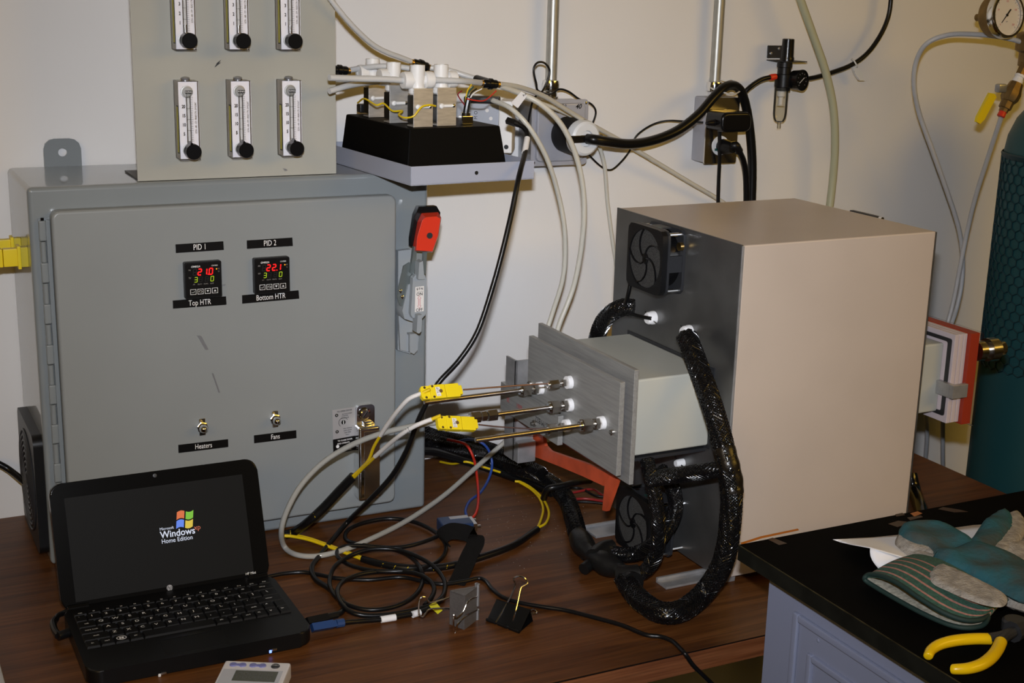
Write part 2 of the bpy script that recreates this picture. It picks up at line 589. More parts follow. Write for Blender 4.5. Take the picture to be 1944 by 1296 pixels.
def rrect(x0, x1, z0, z1, r, n=4):
    """rounded rectangle, 2-D, counter-clockwise"""
    out = []
    for cx, cz, a0 in ((x1 - r, z1 - r, 0), (x0 + r, z1 - r, 90), (x0 + r, z0 + r, 180), (x1 - r, z0 + r, 270)):
        for k in range(n + 1):
            a = math.radians(a0 + 90 * k / n)
            out.append((cx + r * math.cos(a), cz + r * math.sin(a)))
    return out

X, Y, Z = Vector((1, 0, 0)), Vector((0, 1, 0)), Vector((0, 0, 1))

# ================================================================== SETTING
struct('wall_back', MB().bx(-1.6, 3.4, 0.0, 0.1, -0.75, 1.95), 'wall_paint')
struct('floor', MB().bx(-1.6, 3.4, -4.2, 0.1, -0.80, -0.75), 'floor_vinyl')
struct('ceiling', MB().bx(-1.6, 3.4, -4.2, 0.1, 1.95, 2.0), 'ceiling_paint')

# ================================================================== TABLE
T = thing('lab_table', 'walnut laminate lab table carrying the grey control cabinet and the beige furnace', 'table', (0.4, -0.37, -0.75))
MB().bx(-0.9, 1.387, -0.733, -0.001, -0.0266, 0.0).build('tabletop', 'walnut', T)
MB().bx(-0.9, 1.387, -0.7355, -0.7332, -0.0266, -0.0016, 0.0006).build('edge_band', 'walnut_lit_edge', T)
MB().bx(-0.9, 1.387, -0.7338, -0.7328, -0.0018, -0.0003).build('edge_seam', 'label_black', T)
for sx in (-0.85, 1.33):
    for sy in (-0.69, -0.05):
        MB().bx(sx - 0.02, sx + 0.02, sy - 0.02, sy + 0.02, -0.75, -0.0266, 0.003).build('leg', 'black_matte', T)

# ================================================================== CONTROL CABINET
HC = 0.4966
C = thing('control_cabinet', 'large grey steel control cabinet with two lit controllers and a red switch handle', 'electrical cabinet', (0.265, -0.1, 0))
MB().bx(0.0, 0.53, -0.196, -0.004, 0.0005, HC, 0.006, 3).build('cabinet_body', 'cab_paint', C)
door = MB()
door.prism([(x, -0.1975, z) for x, z in rrect(0.0243, 0.4757, 0.0239, 0.4690, 0.010)], (0, -0.0165, 0))
es = [e for e in door.bm.edges if all(v.co.y < -0.21 for v in e.verts)]
bmesh.ops.bevel(door.bm, geom=es, offset=0.004, segments=3, profile=0.5, affect='EDGES')
DY = -0.2142
door.build('door', 'door_paint', C)
MB().prism([(x, -0.1962, z) for x, z in rrect(0.0262, 0.4738, 0.0258, 0.4671, 0.010)], (0, -0.0014, 0)).build('door_gasket', 'label_black', C)
# scuffs on the door
for pts in ([(374, 636), (382, 637), (396, 663), (390, 664)], [(402, 708), (405, 708), (418, 745), (415, 745)], [(417, 541), (428, 539), (428, 541), (418, 543)]):
    MB().prism([at(u, v, 'y', DY - 0.00015) for u, v in pts], (0, 0.0001, 0)).build('scuff', 'grey_steel', C)
# piano hinge
hinge = MB().bx(0.0105, 0.0240, -0.1985, -0.1962, 0.02, 0.4585, 0.0005).build('hinge_leaf', 'cab_paint', C)
MB().bx(0.0186, 0.0240, -0.2033, -0.1985, 0.02, 0.4570, 0.0010).build('hinge_strip', 'cab_paint', hinge)
for k in range(17):
    z1 = 0.4565 - k * 0.0262
    z0 = max(0.02, z1 - 0.0256)
    m = MB()
    if k % 2 == 0:
        m.bx(0.0102, 0.0192, -0.2036, -0.1975, z0, z1, 0.0020, 3)
    else:
        m.cyl((0.0145, -0.2002, z0), (0.0145, -0.2002, z1), 0.0036, n=14)
    m.build('hinge_knuckle', 'cab_paint', hinge)
MB().cyl((0.0152, -0.2010, 0.4565), (0.0152, -0.2010, 0.460), 0.0020, n=10).build('hinge_pin', 'black_satin', hinge)
# mounting ear with its hole
n = 24
oc = []
for k in range(n):
    a = 2 * PI * k / n + PI / n
    c, s_ = math.cos(a), math.sin(a)
    f = 1 / max(abs(c) / 0.0245, abs(s_) / 0.024)
    x, z = c * f, s_ * f
    if z > 0.016 and abs(x) > 0.018:
        x *= 0.9; z *= 0.93
    oc.append((0.072 + x, -0.010, 0.510 + z))
MB().holed(oc, [(0.072 + 0.0058 * math.cos(2 * PI * k / n + PI / n), -0.010, 0.5155 + 0.0058 * math.sin(2 * PI * k / n + PI / n)) for k in range(n)], (0, 0.004, 0)).build('mounting_ear', 'cab_paint', C)

# black label strips with white lettering
def strip(px, txt, size, dy=DY - 0.0003):
    pts = [at(u, v, 'y', dy) for u, v in px]
    o = MB().prism(pts, (0, 0.0002, 0)).build('label_strip', 'label_black', C)
    c = sum((p for p in pts), Vector()) / 4
    MB().text(txt, size, c + Vector((0, -0.0002, 0)), pts[1] - pts[0], Z, 0.72).build('lettering', 'print_white', o)
strip([(333, 463.5), (424, 457.5), (425, 474), (334, 480)], 'PID 1', 0.0105)
strip([(468.5, 456), (555, 450.5), (556, 466.5), (469, 472)], 'PID 2', 0.0105)
strip([(328, 570), (429, 562), (430, 578), (328.5, 585.5)], 'Top HTR', 0.0105)
strip([(459.5, 560), (567, 550.5), (568, 566.5), (460, 576)], 'Bottom HTR', 0.0105)
strip([(338.5, 844), (433, 833), (433.5, 848), (339, 859.5)], 'Heaters', 0.0100)
strip([(482, 826), (562.5, 816), (563, 831), (482.5, 841)], 'Fans', 0.0100)

# two panel-mount temperature controllers
SEG = {'0': 'abcdef', '1': 'bc', '2': 'abged', '3': 'abgcd', '8': 'abcdefg'}
def seg7(mb, ch, x, z, y, w, h, t, lean=0.10):
    """one seven-segment digit, centre (x, z)"""
    P = {'a': (0, h / 2, 1), 'g': (0, 0, 1), 'd': (0, -h / 2, 1), 'f': (-w / 2, h / 4, 0), 'b': (w / 2, h / 4, 0), 'e': (-w / 2, -h / 4, 0), 'c': (w / 2, -h / 4, 0)}
    for sgm in SEG[ch]:
        dx, dz, hor = P[sgm]
        a, b = (w / 2 - t * 0.2, t / 2) if hor else (t / 2, h / 4 - t * 0.2)
        q = [(dx - a, dz - b), (dx + a, dz - b), (dx + a, dz + b), (dx - a, dz + b)]
        mb.prism([(x + qx + qz * lean, y, z + qz) for qx, qz in q], (0, 0.0003, 0))

def controller(cx, cz, red, lime, dot, txt):
    s = 0.0239
    o = MB().prism([(x, DY, z) for x, z in rrect(cx - s, cx + s, cz - s, cz + s, 0.002)], (0, -0.0085, 0)).build('temperature_controller', 'black_plastic', C)
    o['label'] = txt
    y = DY - 0.0087
    MB().prism([(x, y + 0.0002, z) for x, z in rrect(cx - s + 0.0016, cx + s - 0.0016, cz - s + 0.0016, cz + s - 0.0016, 0.0012)], (0, -0.0007, 0)).build('face_plate', 'label_black', o)
    y -= 0.0010
    r = MB()
    for ch, dx in red:
        seg7(r, ch, cx + dx, cz + 0.0110, y, 0.0042, 0.0078, 0.0014)
    r.prism([(cx + dot + a, y, cz + 0.0072 + b) for a, b in ((-.0006, -.0006), (.0006, -.0006), (.0006, .0006), (-.0006, .0006))], (0, 0.0003, 0))
    r.build('red_reading', 'led_red', o)
    g = MB()
    for ch, dx in lime:
        seg7(g, ch, cx + dx, cz + 0.0012, y, 0.0036, 0.0062, 0.0007)
    g.build('set_point', 'led_lime', o)
    d = MB()
    for dx in (-0.0098, -0.0036, 0.0042):
        seg7(d, '8', cx + dx, cz + 0.0012, y + 0.0002, 0.0036, 0.0062, 0.0006)
    seg7(d, '8', cx - 0.0108, cz + 0.0110, y + 0.0002, 0.0042, 0.0078, 0.0010)
    d.build('dark_segments', 'led_dim', o)
    MB().cyl((cx + 0.0172, y + 0.0003, cz + 0.0136), (cx + 0.0172, y - 0.0001, cz + 0.0136), 0.0008, n=10).build('indicator', 'led_amber', o)
    t = MB()
    t.text('OMEGA', 0.0032, (cx - 0.0098, y, cz + 0.0183), X, Z, 1.05, shear=0.2, thick=0.02)
    t.text('CN7800', 0.0026, (cx + 0.0148, y, cz + 0.0183), X, Z, 0.9)
    t.build('maker_print', 'print_white', o)
    t = MB()
    t.text('PV', 0.0028, (cx - 0.0175, y, cz + 0.0140), X, Z)
    t.text('SV', 0.0028, (cx - 0.0175, y, cz + 0.0040), X, Z)
    t.text('°C', 0.0024, (cx + 0.0198, y, cz + 0.0136), X, Z)
    t.text('°F', 0.0024, (cx + 0.0198, y, cz + 0.0100), X, Z)
    for w_, dx in (('AT', -0.0125), ('OUT1', -0.0050), ('OUT2', 0.0028), ('ALM', 0.0105)):
        t.text(w_, 0.0022, (cx + dx, y, cz - 0.0050), X, Z)
    t.build('small_print', 'print_dim', o)
    for k in range(4):
        bxx = cx - 0.0138 + k * 0.0094
        bz = cz - 0.0146
        b = MB()
        b.holed([(bxx + p, y, bz + q) for p, q in ((-.0038, -.0035), (.0038, -.0035), (.0038, .0035), (-.0038, .0035))],
                [(bxx + p, y, bz + q) for p, q in ((-.0033, -.0030), (.0033, -.0030), (.0033, .0030), (-.0033, .0030))], (0, 0.0003, 0))
        if k == 3:
            b.prism([(bxx - .0016, y, bz - .0012), (bxx + .0016, y, bz - .0012), (bxx, y, bz + .0014)], (0, 0.0003, 0))
        elif k == 2:
            b.prism([(bxx - .0016, y, bz + .0012), (bxx + .0016, y, bz + .0012), (bxx, y, bz - .0014)], (0, 0.0003, 0))
        elif k == 1:
            b.tube([(bxx - .0016, y, bz - .001), (bxx - .0018, y, bz + .0008), (bxx + .0014, y, bz + .0010), (bxx + .0018, y, bz - .0008), (bxx - .0002, y, bz - .0011)], 0.00025, 5, per=3)
        else:
            b.tube([(bxx - .0020, y, bz - .0006), (bxx + .0008, y, bz - .0008), (bxx + .0016, y, bz + .0012)], 0.00025, 5, smooth=False)
        b.build('button', 'print_white', o)

controller(0.2056, 0.3726, [('2', -0.0046), ('1', 0.0024), ('0', 0.0098)], [('3', -0.0098), ('0', 0.0112)], 0.0062, 'controller under the PID 1 label reading 21.0')
c2 = at(516.5, 522.5, 'y', DY - 0.008)
controller(c2.x, c2.z, [('2', -0.0050), ('2', 0.0026), ('1', 0.0092)], [('3', -0.0098), ('0', 0.0112)], 0.0062, 'controller under the PID 2 label reading 22.1')

# two keyed toggle switches
for (u, v) in ((385, 811), (523.5, 796)):
    c = at(u, v, 'y', DY - 0.004)
    c.y = DY
    o = MB().bx(c.x - 0.0042, c.x + 0.0042, DY - 0.0022, DY, c.z - 0.0118, c.z + 0.0118, 0.0008).build('toggle_switch', 'stainless', C)
    MB().lathe(c, (0, -1, 0), [(0, 0.0078), (0.004, 0.0078), (0.0045, 0.0064), (0.0062, 0.0062)], 6).build('hex_nut', 'stainless', o, ang=20)
    MB().lathe(c, (-0.10, -1, 0.10), [(0, 0.0058), (0.007, 0.0056), (0.008, 0.0042), (0.009, 0.0034), (0.011, 0.0048), (0.0145, 0.0058), (0.018, 0.0048), (0.0198, 0.0028), (0.0204, 0.0006)], 22).build('bat_lever', 'chrome', o)

# the instruction label by the latch
def dq(px, y):
    return [at(u, v, 'y', y) for u, v in px]
o = MB().prism(dq([(631, 778), (674.5, 771.5), (675.5, 826), (632, 834)], DY - 0.0003), (0, 0.0002, 0)).build('instruction_label', 'foil', C)
MB().prism(dq([(632, 834), (675.5, 826), (677, 853), (633, 862)], DY - 0.0003), (0, 0.0002, 0)).build('black_half', 'label_black', o)
t = MB()
tr = dq([(0, 780), (43, 773.5)], DY)
trd = tr[1] - tr[0]
def lt(mb, u, v, txt, size, sx=0.9, al='CENTER'):
    mb.text(txt, size, at(u, v, 'y', DY - 0.0006), trd, Z, sx, al, thick=0.015)
lt(t, 654, 779.5, 'TO OPEN DOOR', 0.0032)
for u, v, w_ in ((659, 784.5, 'ROTATE SCREW'), (655, 788.5, 'COUNTER-'), (655, 792.5, 'CLOCKWISE'), (660, 812, 'PULL HANDLE'), (660, 816, 'UNTIL DOOR'), (660, 820, 'CAN OPEN'), (660, 824, 'FULLY')):
    lt(t, u, v, w_, 0.0022)
for u, v in ((639, 788), (640, 819)):
    c = at(u, v, 'y', DY - 0.0005)
    t.cyl(c, c + Vector((0, -0.0002, 0)), 0.0024, n=14)
c = at(652, 801, 'y', DY - 0.0005)
t.cyl(c, c + Vector((0, -0.0002, 0)), 0.0032, n=16)
t.tube([c + Vector((0.0068 * math.cos(a), -0.0001, 0.0068 * math.sin(a))) for a in [math.radians(d) for d in range(30, 235, 20)]], 0.0003, 5)
t.build('printing', 'print_black', o)
t = MB()
lt(t, 655, 834.5, 'TO CLOSE DOOR', 0.0030)
lt(t, 652, 840.5, 'AND OPERATE', 0.0030)
for v, w_ in ((846, 'CLOSE DOOR'), (850, 'TURN SCREW'), (854, 'CLOCKWISE')):
    lt(t, 660, v - 1, w_, 0.0022)
t.text('A', 0.003, at(639, 788, 'y', DY - 0.0009), trd, Z)
t.text('B', 0.003, at(640, 819, 'y', DY - 0.0009), trd, Z)
t.bx(c.x - 0.0004, c.x + 0.0004, c.y - 0.0006, c.y - 0.0003, c.z - 0.0026, c.z + 0.0026)
cc = at(641, 847, 'y', DY - 0.0006)
t.cyl(cc, cc + Vector((0, -0.0002, 0)), 0.0024, n=14)
t.build('white_printing', 'print_white', o)

# chrome latch
LX0, LX1 = at(677, 768, 'y', DY - 0.004).x, at(711, 768, 'y', DY - 0.004).x
zt = at(692, 768, 'y', DY - 0.004).z
zm = at(692, 806, 'y', DY - 0.010).z
zb = at(692, 949, 'y', DY - 0.020).z
latch = MB().prism([(x, DY, z) for x, z in rrect(LX0, LX1, zm - 0.03, zt, 0.006)], (0, -0.0045, 0)).build('latch', 'chrome', C)
lc = at(693, 786, 'y', DY - 0.008)
s_ = MB().lathe((lc.x, DY - 0.004, lc.z), (0, -1, 0), [(0, 0.0092), (0.0012, 0.0092), (0.0016, 0.0070), (0.0046, 0.0066), (0.0052, 0.0058)], 24).build('latch_screw', 'chrome', latch)
MB().box((lc.x, DY - 0.0093, lc.z), (0.0104, 0.0006, 0.0016), rot=Matrix.Rotation(math.radians(-52), 3, 'Y')).build('screw_slot', 'print_black', latch)
hx0, hx1 = at(681, 830, 'y', DY - 0.02).x, at(721, 830, 'y', DY - 0.02).x
h = MB().bx(hx0, hx1, DY - 0.0215, DY - 0.0002, zb, zm, 0.0035, 3)
h.build('latch_handle', 'chrome', latch)
MB().bx(hx0 + 0.0075, hx1 - 0.0005, DY - 0.0220, DY - 0.0205, zb + 0.003, zm - 0.006, 0.0006).build('handle_front', 'stainless', latch)
MB().box((lc.x + 0.004, DY - 0.006, zm + 0.002), (0.012, 0.006, 0.005), 0.001).build('latch_catch', 'chrome', latch)

# disconnect handle on the right flange
RY = -0.196
def oq(px, y):
    return [at(u, v, 'y', y) for u, v in px]
hd = MB().prism(oq([(756, 476), (780, 473), (781, 560), (795, 640), (793, 667), (778, 671), (755, 664)], RY - 0.010), (0, 0.010, 0)).build('disconnect_switch', 'cast_grey', C)
MB().prism(oq([(763, 560), (773, 634), (785, 640), (781, 668), (760, 664), (757, 600)], RY - 0.016), (0, 0.008, 0)).build('lower_rib', 'cast_grey', hd)
MB().prism(oq([(778, 634), (790, 633), (793, 664), (786, 672), (778, 668)], RY - 0.022), (0, 0.014, 0)).build('lower_rib', 'cast_grey', hd)
m = MB().prism(oq([(784, 528), (790, 521), (806, 521), (810, 530), (809, 594), (803, 603), (783, 603), (780, 596)], RY - 0.046), (0, 0.010, 0))
m.prism(oq([(775, 540), (808, 530), (808, 598), (790, 612), (768, 605), (764, 590)], RY - 0.037), (0, 0.032, 0))
m.build('lever_housing', 'cast_grey', hd)
MB().prism(oq([(796, 498), (803, 495), (805, 520), (806, 530), (794, 530)], RY - 0.054), (0, 0.014, 0)).build('pointer_fin', 'cast_grey', hd)
MB().prism(oq([(793, 598), (802, 597), (800, 628), (796, 633), (791, 631)], RY - 0.056), (0, 0.016, 0)).build('pointer_fin', 'cast_grey', hd)
m = MB().prism(oq([(767, 505), (778, 498), (788, 506), (785, 530), (779, 540), (776, 565), (768, 583), (760, 580), (755, 563), (757, 548)], RY - 0.034), (0, 0.004, 0))
m.build('side_plate', 'side_steel', hd)
for u, v in ((761, 552), (764.5, 563)):
    p = at(u, v, 'y', RY - 0.036)
    MB().sph(p, 0.0032, 12, (1, 0.6, 1)).build('rivet', 'chrome', hd)
for u0, u1, us, ue in ((786, 792, 779, 786), (806, 812, 802, 808)):
    MB().prism(oq([(u0, 468), (u1, 468), (ue, 520), (us, 518)], RY - 0.040), (0, 0.006, 0)).build('lever_arm', 'side_steel', hd)
g = MB().prism(oq([(795, 392), (829, 391), (836, 403), (832, 440), (818, 470), (806, 472), (781, 468), (781, 453), (788, 408)], RY - 0.034), (0, 0.010, 0))
g.build('grip_back', 'black_satin', hd)
m = MB()
o1 = oq([(800, 404), (832, 402), (838, 413), (833, 446), (821, 479), (786, 477), (784, 466), (792, 421)], RY - 0.034)
o2 = oq([(809, 412), (829, 410.5), (836.5, 415), (831.5, 447), (821, 477), (790, 475), (792, 450), (802, 417)], RY - 0.052)
a = [m.bm.verts.new(p) for p in o1]
b = [m.bm.verts.new(p) for p in o2]
m.bm.faces.new(b)
m.bm.faces.new(list(reversed(a)))
for k in range(8):
    m.bm.faces.new((a[k], a[(k + 1) % 8], b[(k + 1) % 8], b[k]))
bmesh.ops.bevel(m.bm, geom=m.bm.edges[:], offset=0.0007, segments=2, profile=0.5, affect='EDGES')
gr = tag(m.build('grip', 'red_grip', hd), 'red plastic grip')
p = at(816, 447, 'y', RY - 0.053)
MB().cyl(p + Vector((0, 0.003, 0)), p + Vector((0, -0.0002, 0)), 0.0042, n=16).build('grip_screw', 'grey_dark', hd)
lp = oq([(788.5, 544.5), (805, 542.5), (804.5, 590), (787.5, 592)], RY - 0.0464)
lo = MB().prism(lp, (0, 0.0003, 0)).build('switch_label', 'label_white', hd)
t = MB()
ldir = lp[1] - lp[0]
t.text('E·T·N', 0.0046, at(797, 548, 'y', RY - 0.0468), ldir, Z, 0.85, thick=0.03)
t.text('CUTLER-HAMMER', 0.0014, at(797, 553, 'y', RY - 0.0468), ldir, Z, 0.9)
t.text('ON', 0.0062, at(796.5, 558, 'y', RY - 0.0468), ldir, Z, 0.95, thick=0.01)
t.text('OFF', 0.0062, at(796, 588, 'y', RY - 0.0468), ldir, Z, 0.95, thick=0.01)
t.build('lettering', 'print_black', lo)
ac = at(796, 573, 'y', RY - 0.0468)
ar = [(-.0010, -.0050), (-.0010, .0050), (-.0026, .0050), (0, .0088), (.0026, .0050), (.0010, .0050), (.0010, -.0050), (.0026, -.0050), (0, -.0088), (-.0026, -.0050)]
MB().tube([ac + Vector((p, 0, q)) for p, q in ar], 0.0003, 5, closed=True, smooth=False).build('arrow', 'print_red', lo)

# filter guard on the left side
FG = MB().prism([(-0.012, y, z) for y, z in rrect(-0.190, -0.038, 0.0125, 0.176, 0.014)], (0.012, 0, 0)).build('filter_guard', 'black_plastic', C)
cy, cz = -0.114, 0.094
for k in range(9):
    r = 0.010 + k * 0.0072
    MB().tube(circle((-0.0128, cy, cz), Y, Z, r, 36), 0.0016, 6, closed=True, smooth=False).build('grille_ring', 'grey_dark', FG)
# thermocouple jacks on the left side
for yc, zc in ((-0.100, 0.4065), (-0.165, 0.4065)):
    j = MB().bx(-0.010, 0.0, yc - 0.006, yc + 0.006, zc - 0.0125, zc + 0.0125, 0.0006).build('panel_jack', 'yellow_side', C)
    MB().bx(-0.013, -0.009, yc - 0.009, yc + 0.009, zc - 0.0145, zc + 0.0145, 0.0006).build('jack_flange', 'yellow_plastic', j)

def plug(name, label, org, rt, upv, length, label_rows, group, w2=0.0115, d=0.0060):
    """standard flat thermocouple plug: local x along the plug (from the wire end), z up its face width"""
    R = Vector(rt).normalized()
    U = (Vector(upv) - R * Vector(upv).dot(R)).normalized()
    N = R.cross(U)
    M = Matrix(((R.x, U.x, N.x, org[0]), (R.y, U.y, N.y, org[1]), (R.z, U.z, N.z, org[2]), (0, 0, 0, 1)))
    t = thing(name, label, 'connector', (0, 0, 0), 0, group, local=True)
    t.matrix_world = M
    MB().prism([(-0.006, -w2 * 0.56, -d * 0.6), (-0.004, -w2 * 0.92, -d * 0.6), (0.010, -w2 * 0.92, -d * 0.6), (0.010, w2 * 0.92, -d * 0.6), (-0.004, w2 * 0.92, -d * 0.6), (-0.006, w2 * 0.56, -d * 0.6)], (0, 0, d * 1.3)).build('cable_clamp', 'yellow_plastic', t)
    m = MB().bx(0.006, length * 0.58, -w2, w2, -d, d, 0.0012)
    m.build('plug_shell', 'yellow_plastic', t)
    m = MB().bx(length * 0.58 + 0.0004, length, -w2 * 0.98, w2 * 0.98, -d * 0.95, d * 0.95, 0.0012)
    m.bx(length * 0.83, length + 0.004, -w2 * 0.66, w2 * 0.66, -d * 0.8, d * 0.8, 0.001)
    m.build('jack_shell', 'yellow_plastic', t)
    MB().cyl((length * 0.44, 0, d - 0.001), (length * 0.44, 0, d + 0.0004), 0.0024, n=14).build('centre_screw', 'old_brass', t)
    for px_, py_ in ((0.0, w2 * 0.70), (0.0, -w2 * 0.70), (0.010, w2 * 0.76), (0.010, -w2 * 0.76)):
        zz = d * 0.72 if px_ < 0.005 else d
        MB().cyl((px_, py_, zz - 0.001), (px_, py_, zz + 0.0004), 0.0016, n=10).build('small_screw', 'stainless', t)
    lb = MB().bx(0.0135, 0.0195, -w2 * 0.7, w2 * 0.6, d + 0.0001, d + 0.0003).build('sticker', 'label_white', t)
    MB().text(label_rows, 0.0045, (0.0165, -0.0005, d + 0.0005), (0, 1, 0), (-1, 0, 0), 0.9).build('lettering', 'print_grey', lb)
    return t

for yc, zc, nm, lab in ((-0.100, 0.4065, '1 TOP', 'yellow thermocouple plug in the cabinet side, the one further back'),
                        (-0.165, 0.4065, '2 BOT', 'yellow thermocouple plug in the cabinet side, the one nearer the door')):
    plug('thermocouple_plug', lab, (-0.055, yc, zc), (1, 0, 0), (0, 0, 1), 0.043, nm, 'yellow plugs in the cabinet side')

# ================================================================== FLOW METER PANEL
F = thing('flow_meter_panel', 'upright grey sheet metal panel holding six clear flow meters on the cabinet', 'instrument panel', (0.27, -0.15, HC))
PY = -0.183
pn = MB().bx(0.136, 0.4005, PY, PY + 0.002, HC + 0.0005, 0.835, 0.0006)
pn.build('panel_sheet', 'panel_grey', F)
MB().bx(0.1385, 0.398, PY + 0.002, -0.087, HC + 0.0005, HC + 0.002).build('foot_flange', 'flange_shade', F)
MB().prism([at(u, v, 'y', PY - 0.0002) for u, v in ((407, 128), (412, 119), (420, 113), (416, 119), (420, 118), (410, 126))], (0, 0.0001, 0)).build('scuff', 'grey_dark', F)
MB().prism([at(u, v, 'y', PY - 0.0002) for u, v in ((537, 319), (543, 320), (546, 323), (541, 325))], (0, 0.0001, 0)).build('scuff', 'grey_steel', F)

def flow_meter(x0, z0, nums, upper):
    w, h, d = 0.0256, 0.0985, 0.0272
    y0, y1 = PY - d, PY - 0.0004
    body = MB().bx(x0, x0 + w, y0, y1, z0, z0 + h, 0.0006, 1).build('flow_meter', 'acrylic', F)
    MB().bx(x0 + 0.0012, x0 + w - 0.0008, y0 + 0.0052, y1 - 0.001, z0 + 0.0012, z0 + h - 0.0012).build('white_filling', 'scale_white', body)  # white backing filled out through the block to brighten its dark inside
    sl = MB().bx(x0 - 0.0003, x0, y0 + 0.004, y0 + 0.013, z0 + 0.008, z0 + 0.068).build('side_label', 'print_black', body)
    MB().bx(x0 - 0.0005, x0 - 0.0003, y0 + 0.0052, y0 + 0.0118, z0 + 0.0095, z0 + 0.0665).build('yellow_field', 'label_yellow', sl)
    cx = x0 + w * 0.50
    MB().tube([(cx, y0 + 0.0044, z0 + 0.014), (cx, y0 + 0.0044, z0 + h - 0.012)], 0.0027, 14, smooth=False).build('metering_tube', 'bowl_clear', body)
    m = MB()
    for sgn in (-1, 1):
        m.bx(cx + sgn * 0.0022 - 0.0003, cx + sgn * 0.0022 + 0.0003, y0 + 0.0012, y0 + 0.0016, z0 + 0.014, z0 + h - 0.014)
    m.build('tube_edges', 'grey_dark', body)
    if upper:
        MB().cyl((cx, y0 + 0.0040, z0 + 0.021), (cx, y0 + 0.0040, z0 + 0.031), 0.0026, n=14).build('float', 'stainless', body)
    else:
        pass
    MB().lathe((cx - 0.0006, y0 + 0.0125, z0 + h - 0.010), Z, [(0, 0.0050), (0.006, 0.0050), (0.0062, 0.0042), (0.0105, 0.0042), (0.0125, 0.0058), (0.0138, 0.0052), (0.0148, 0.002)], 18).build('end_plug', 'grey_steel', body)
    for zz in (z0 + h - 0.0135, z0 + 0.0125):
        MB().lathe((cx - 0.0012, y0 + 0.0050, zz), (0, -1, 0), [(0, 0.0076), (0.0012, 0.0076), (0.0014, 0.0060), (0.0030, 0.0058)], 20).build('back_fitting', 'galvanised', body)
    # scale printed on the front face
    t = MB()
    yp = y0 - 0.0002
    zs0, zs1 = z0 + 0.024, z0 + h - 0.020
    nt = 24
    for k in range(nt + 1):
        z = zs0 + (zs1 - zs0) * k / nt
        big = k % 6 == 0
        t.bx(cx + (-0.0035 if big else 0.0012), cx + (0.0050 if big else 0.0046), yp, yp + 0.0001, z - 0.00014, z + 0.00014)
    for k, s_ in enumerate(nums):
        if s_:
            t.text(s_, 0.0056, (cx - 0.0070, yp, zs0 + (zs1 - zs0) * (k * 5 + 4) / nt), X, Z, 0.78, thick=0.035)
    t.text('SCFH - AIR - STP - READ CTR. OF FLOAT', 0.0033, (cx + 0.0082, yp, z0 + 0.053), Z, -X, 0.66)
    t.build('scale_print', 'print_black', body)
    if not upper:
        e = MB().bx(cx - 0.0042, cx + 0.0050, yp, yp + 0.0001, z0 + h - 0.0155, z0 + h - 0.0115).build('maker_plate', 'print_black', body)
        MB().text('KING', 0.0033, (cx + 0.0004, yp - 0.0002, z0 + h - 0.0135), X, Z, 1.1).build('lettering', 'print_white', e)
    # needle valve knob
    kc = Vector((cx + 0.0002, y0, z0 + 0.0125))
    kn = MB().lathe(kc, (0, -1, 0), [(0, 0.0046), (0.003, 0.0046), (0.003, 0.0062)], 20)
    kn.build('valve_bush', 'stainless', body)
    kn = MB().lathe(kc + Vector((0, -0.003, 0)), (0, -1, 0), [(0, 0.0090), (0.001, 0.0098), (0.0145, 0.0096), (0.0152, 0.0088), (0.0152, 0.0012)], 30)
    if not upper:
        kn.prism([kc + Vector((-0.004, -0.004, 0.0085)), kc + Vector((0.001, -0.004, 0.0085)), kc + Vector((-0.0022, -0.004, 0.0124))], (0, -0.011, 0))
    kn.build('knob', 'black_satin', body)

zU = at(345, 95.5, 'y', PY - 0.0272).z
for k in range(3):
    flow_meter(0.1850 + 0.0669 * k, 0.5252, ['5', '10', '15', '20'], False)
    flow_meter(0.1845 + 0.0671 * k, zU, ['1', '2', '3', '4'], True)

# ================================================================== TRAY with the valve box
TY = math.radians(4)
TO = Vector((0.453, -0.32, 0.4972))
TR = thing('sheet_metal_tray', 'shallow blue-grey sheet metal tray overhanging the cabinet top, under the valve box', 'tray', TO, TY, local=True)
tw, td, th = 0.184, 0.285, 0.0248
MB().bx(0, tw, 0, td, 0, 0.0012).build('tray_floor', 'tray_paint', TR)
fr = MB().bx(0, tw, 0, 0.0012, 0.0002, th, 0.0004)
fr.build('front_wall', 'tray_paint', TR)
MB().bx(0, 0.0012, 0.0013, td, 0.0013, th, 0.0003).build('side_wall', 'tray_paint', TR)
MB().bx(tw - 0.0012, tw, 0.0013, td, 0.0013, th, 0.0003).build('side_wall', 'tray_paint', TR)
MB().bx(0.0013, tw - 0.0013, td - 0.0012, td, 0.0013, th, 0.0003).build('back_wall', 'tray_paint', TR)
MB().cyl((0.0955, -0.0003, 0.0125), (0.0955, 0.0002, 0.0125), 0.0026, n=16).build('screw_hole', 'print_black', TR)

rot4 = Matrix.Rotation(TY, 3, 'Z')
ex, ey = rot4 @ X, rot4 @ Y
ZB = 0.565
pFL, pFR = at(777.4, 244, 'z', ZB), at(958, 240, 'z', ZB)
bw_ = (pFR - pFL).length
bd_ = 0.205
V = thing('valve_box', 'black tapered project box carrying four white-topped solenoid valves in the tray', 'electronics box', (pFL.x + 0.07, pFL.y + 0.1, TO.z + 0.0014))
zb0 = TO.z + 0.0014
m = MB()
o_ = 0.011
B = [pFL + ex * a + ey * b for a, b in ((-o_ * 0.8, -o_), (bw_ + o_ * 0.6, -o_), (bw_ + o_ * 0.6, bd_), (-o_ * 0.8, bd_))]
Tp = [pFL + ex * a + ey * b for a, b in ((0, 0), (bw_, 0), (bw_, bd_), (0, bd_))]
bv = [m.bm.verts.new((p.x, p.y, zb0)) for p in B]
mv = [m.bm.verts.new((p.x, p.y, zb0 + 0.008)) for p in B]
tv = [m.bm.verts.new((p.x, p.y, ZB)) for p in Tp]
m.bm.faces.new(list(reversed(bv))); m.bm.faces.new(tv)
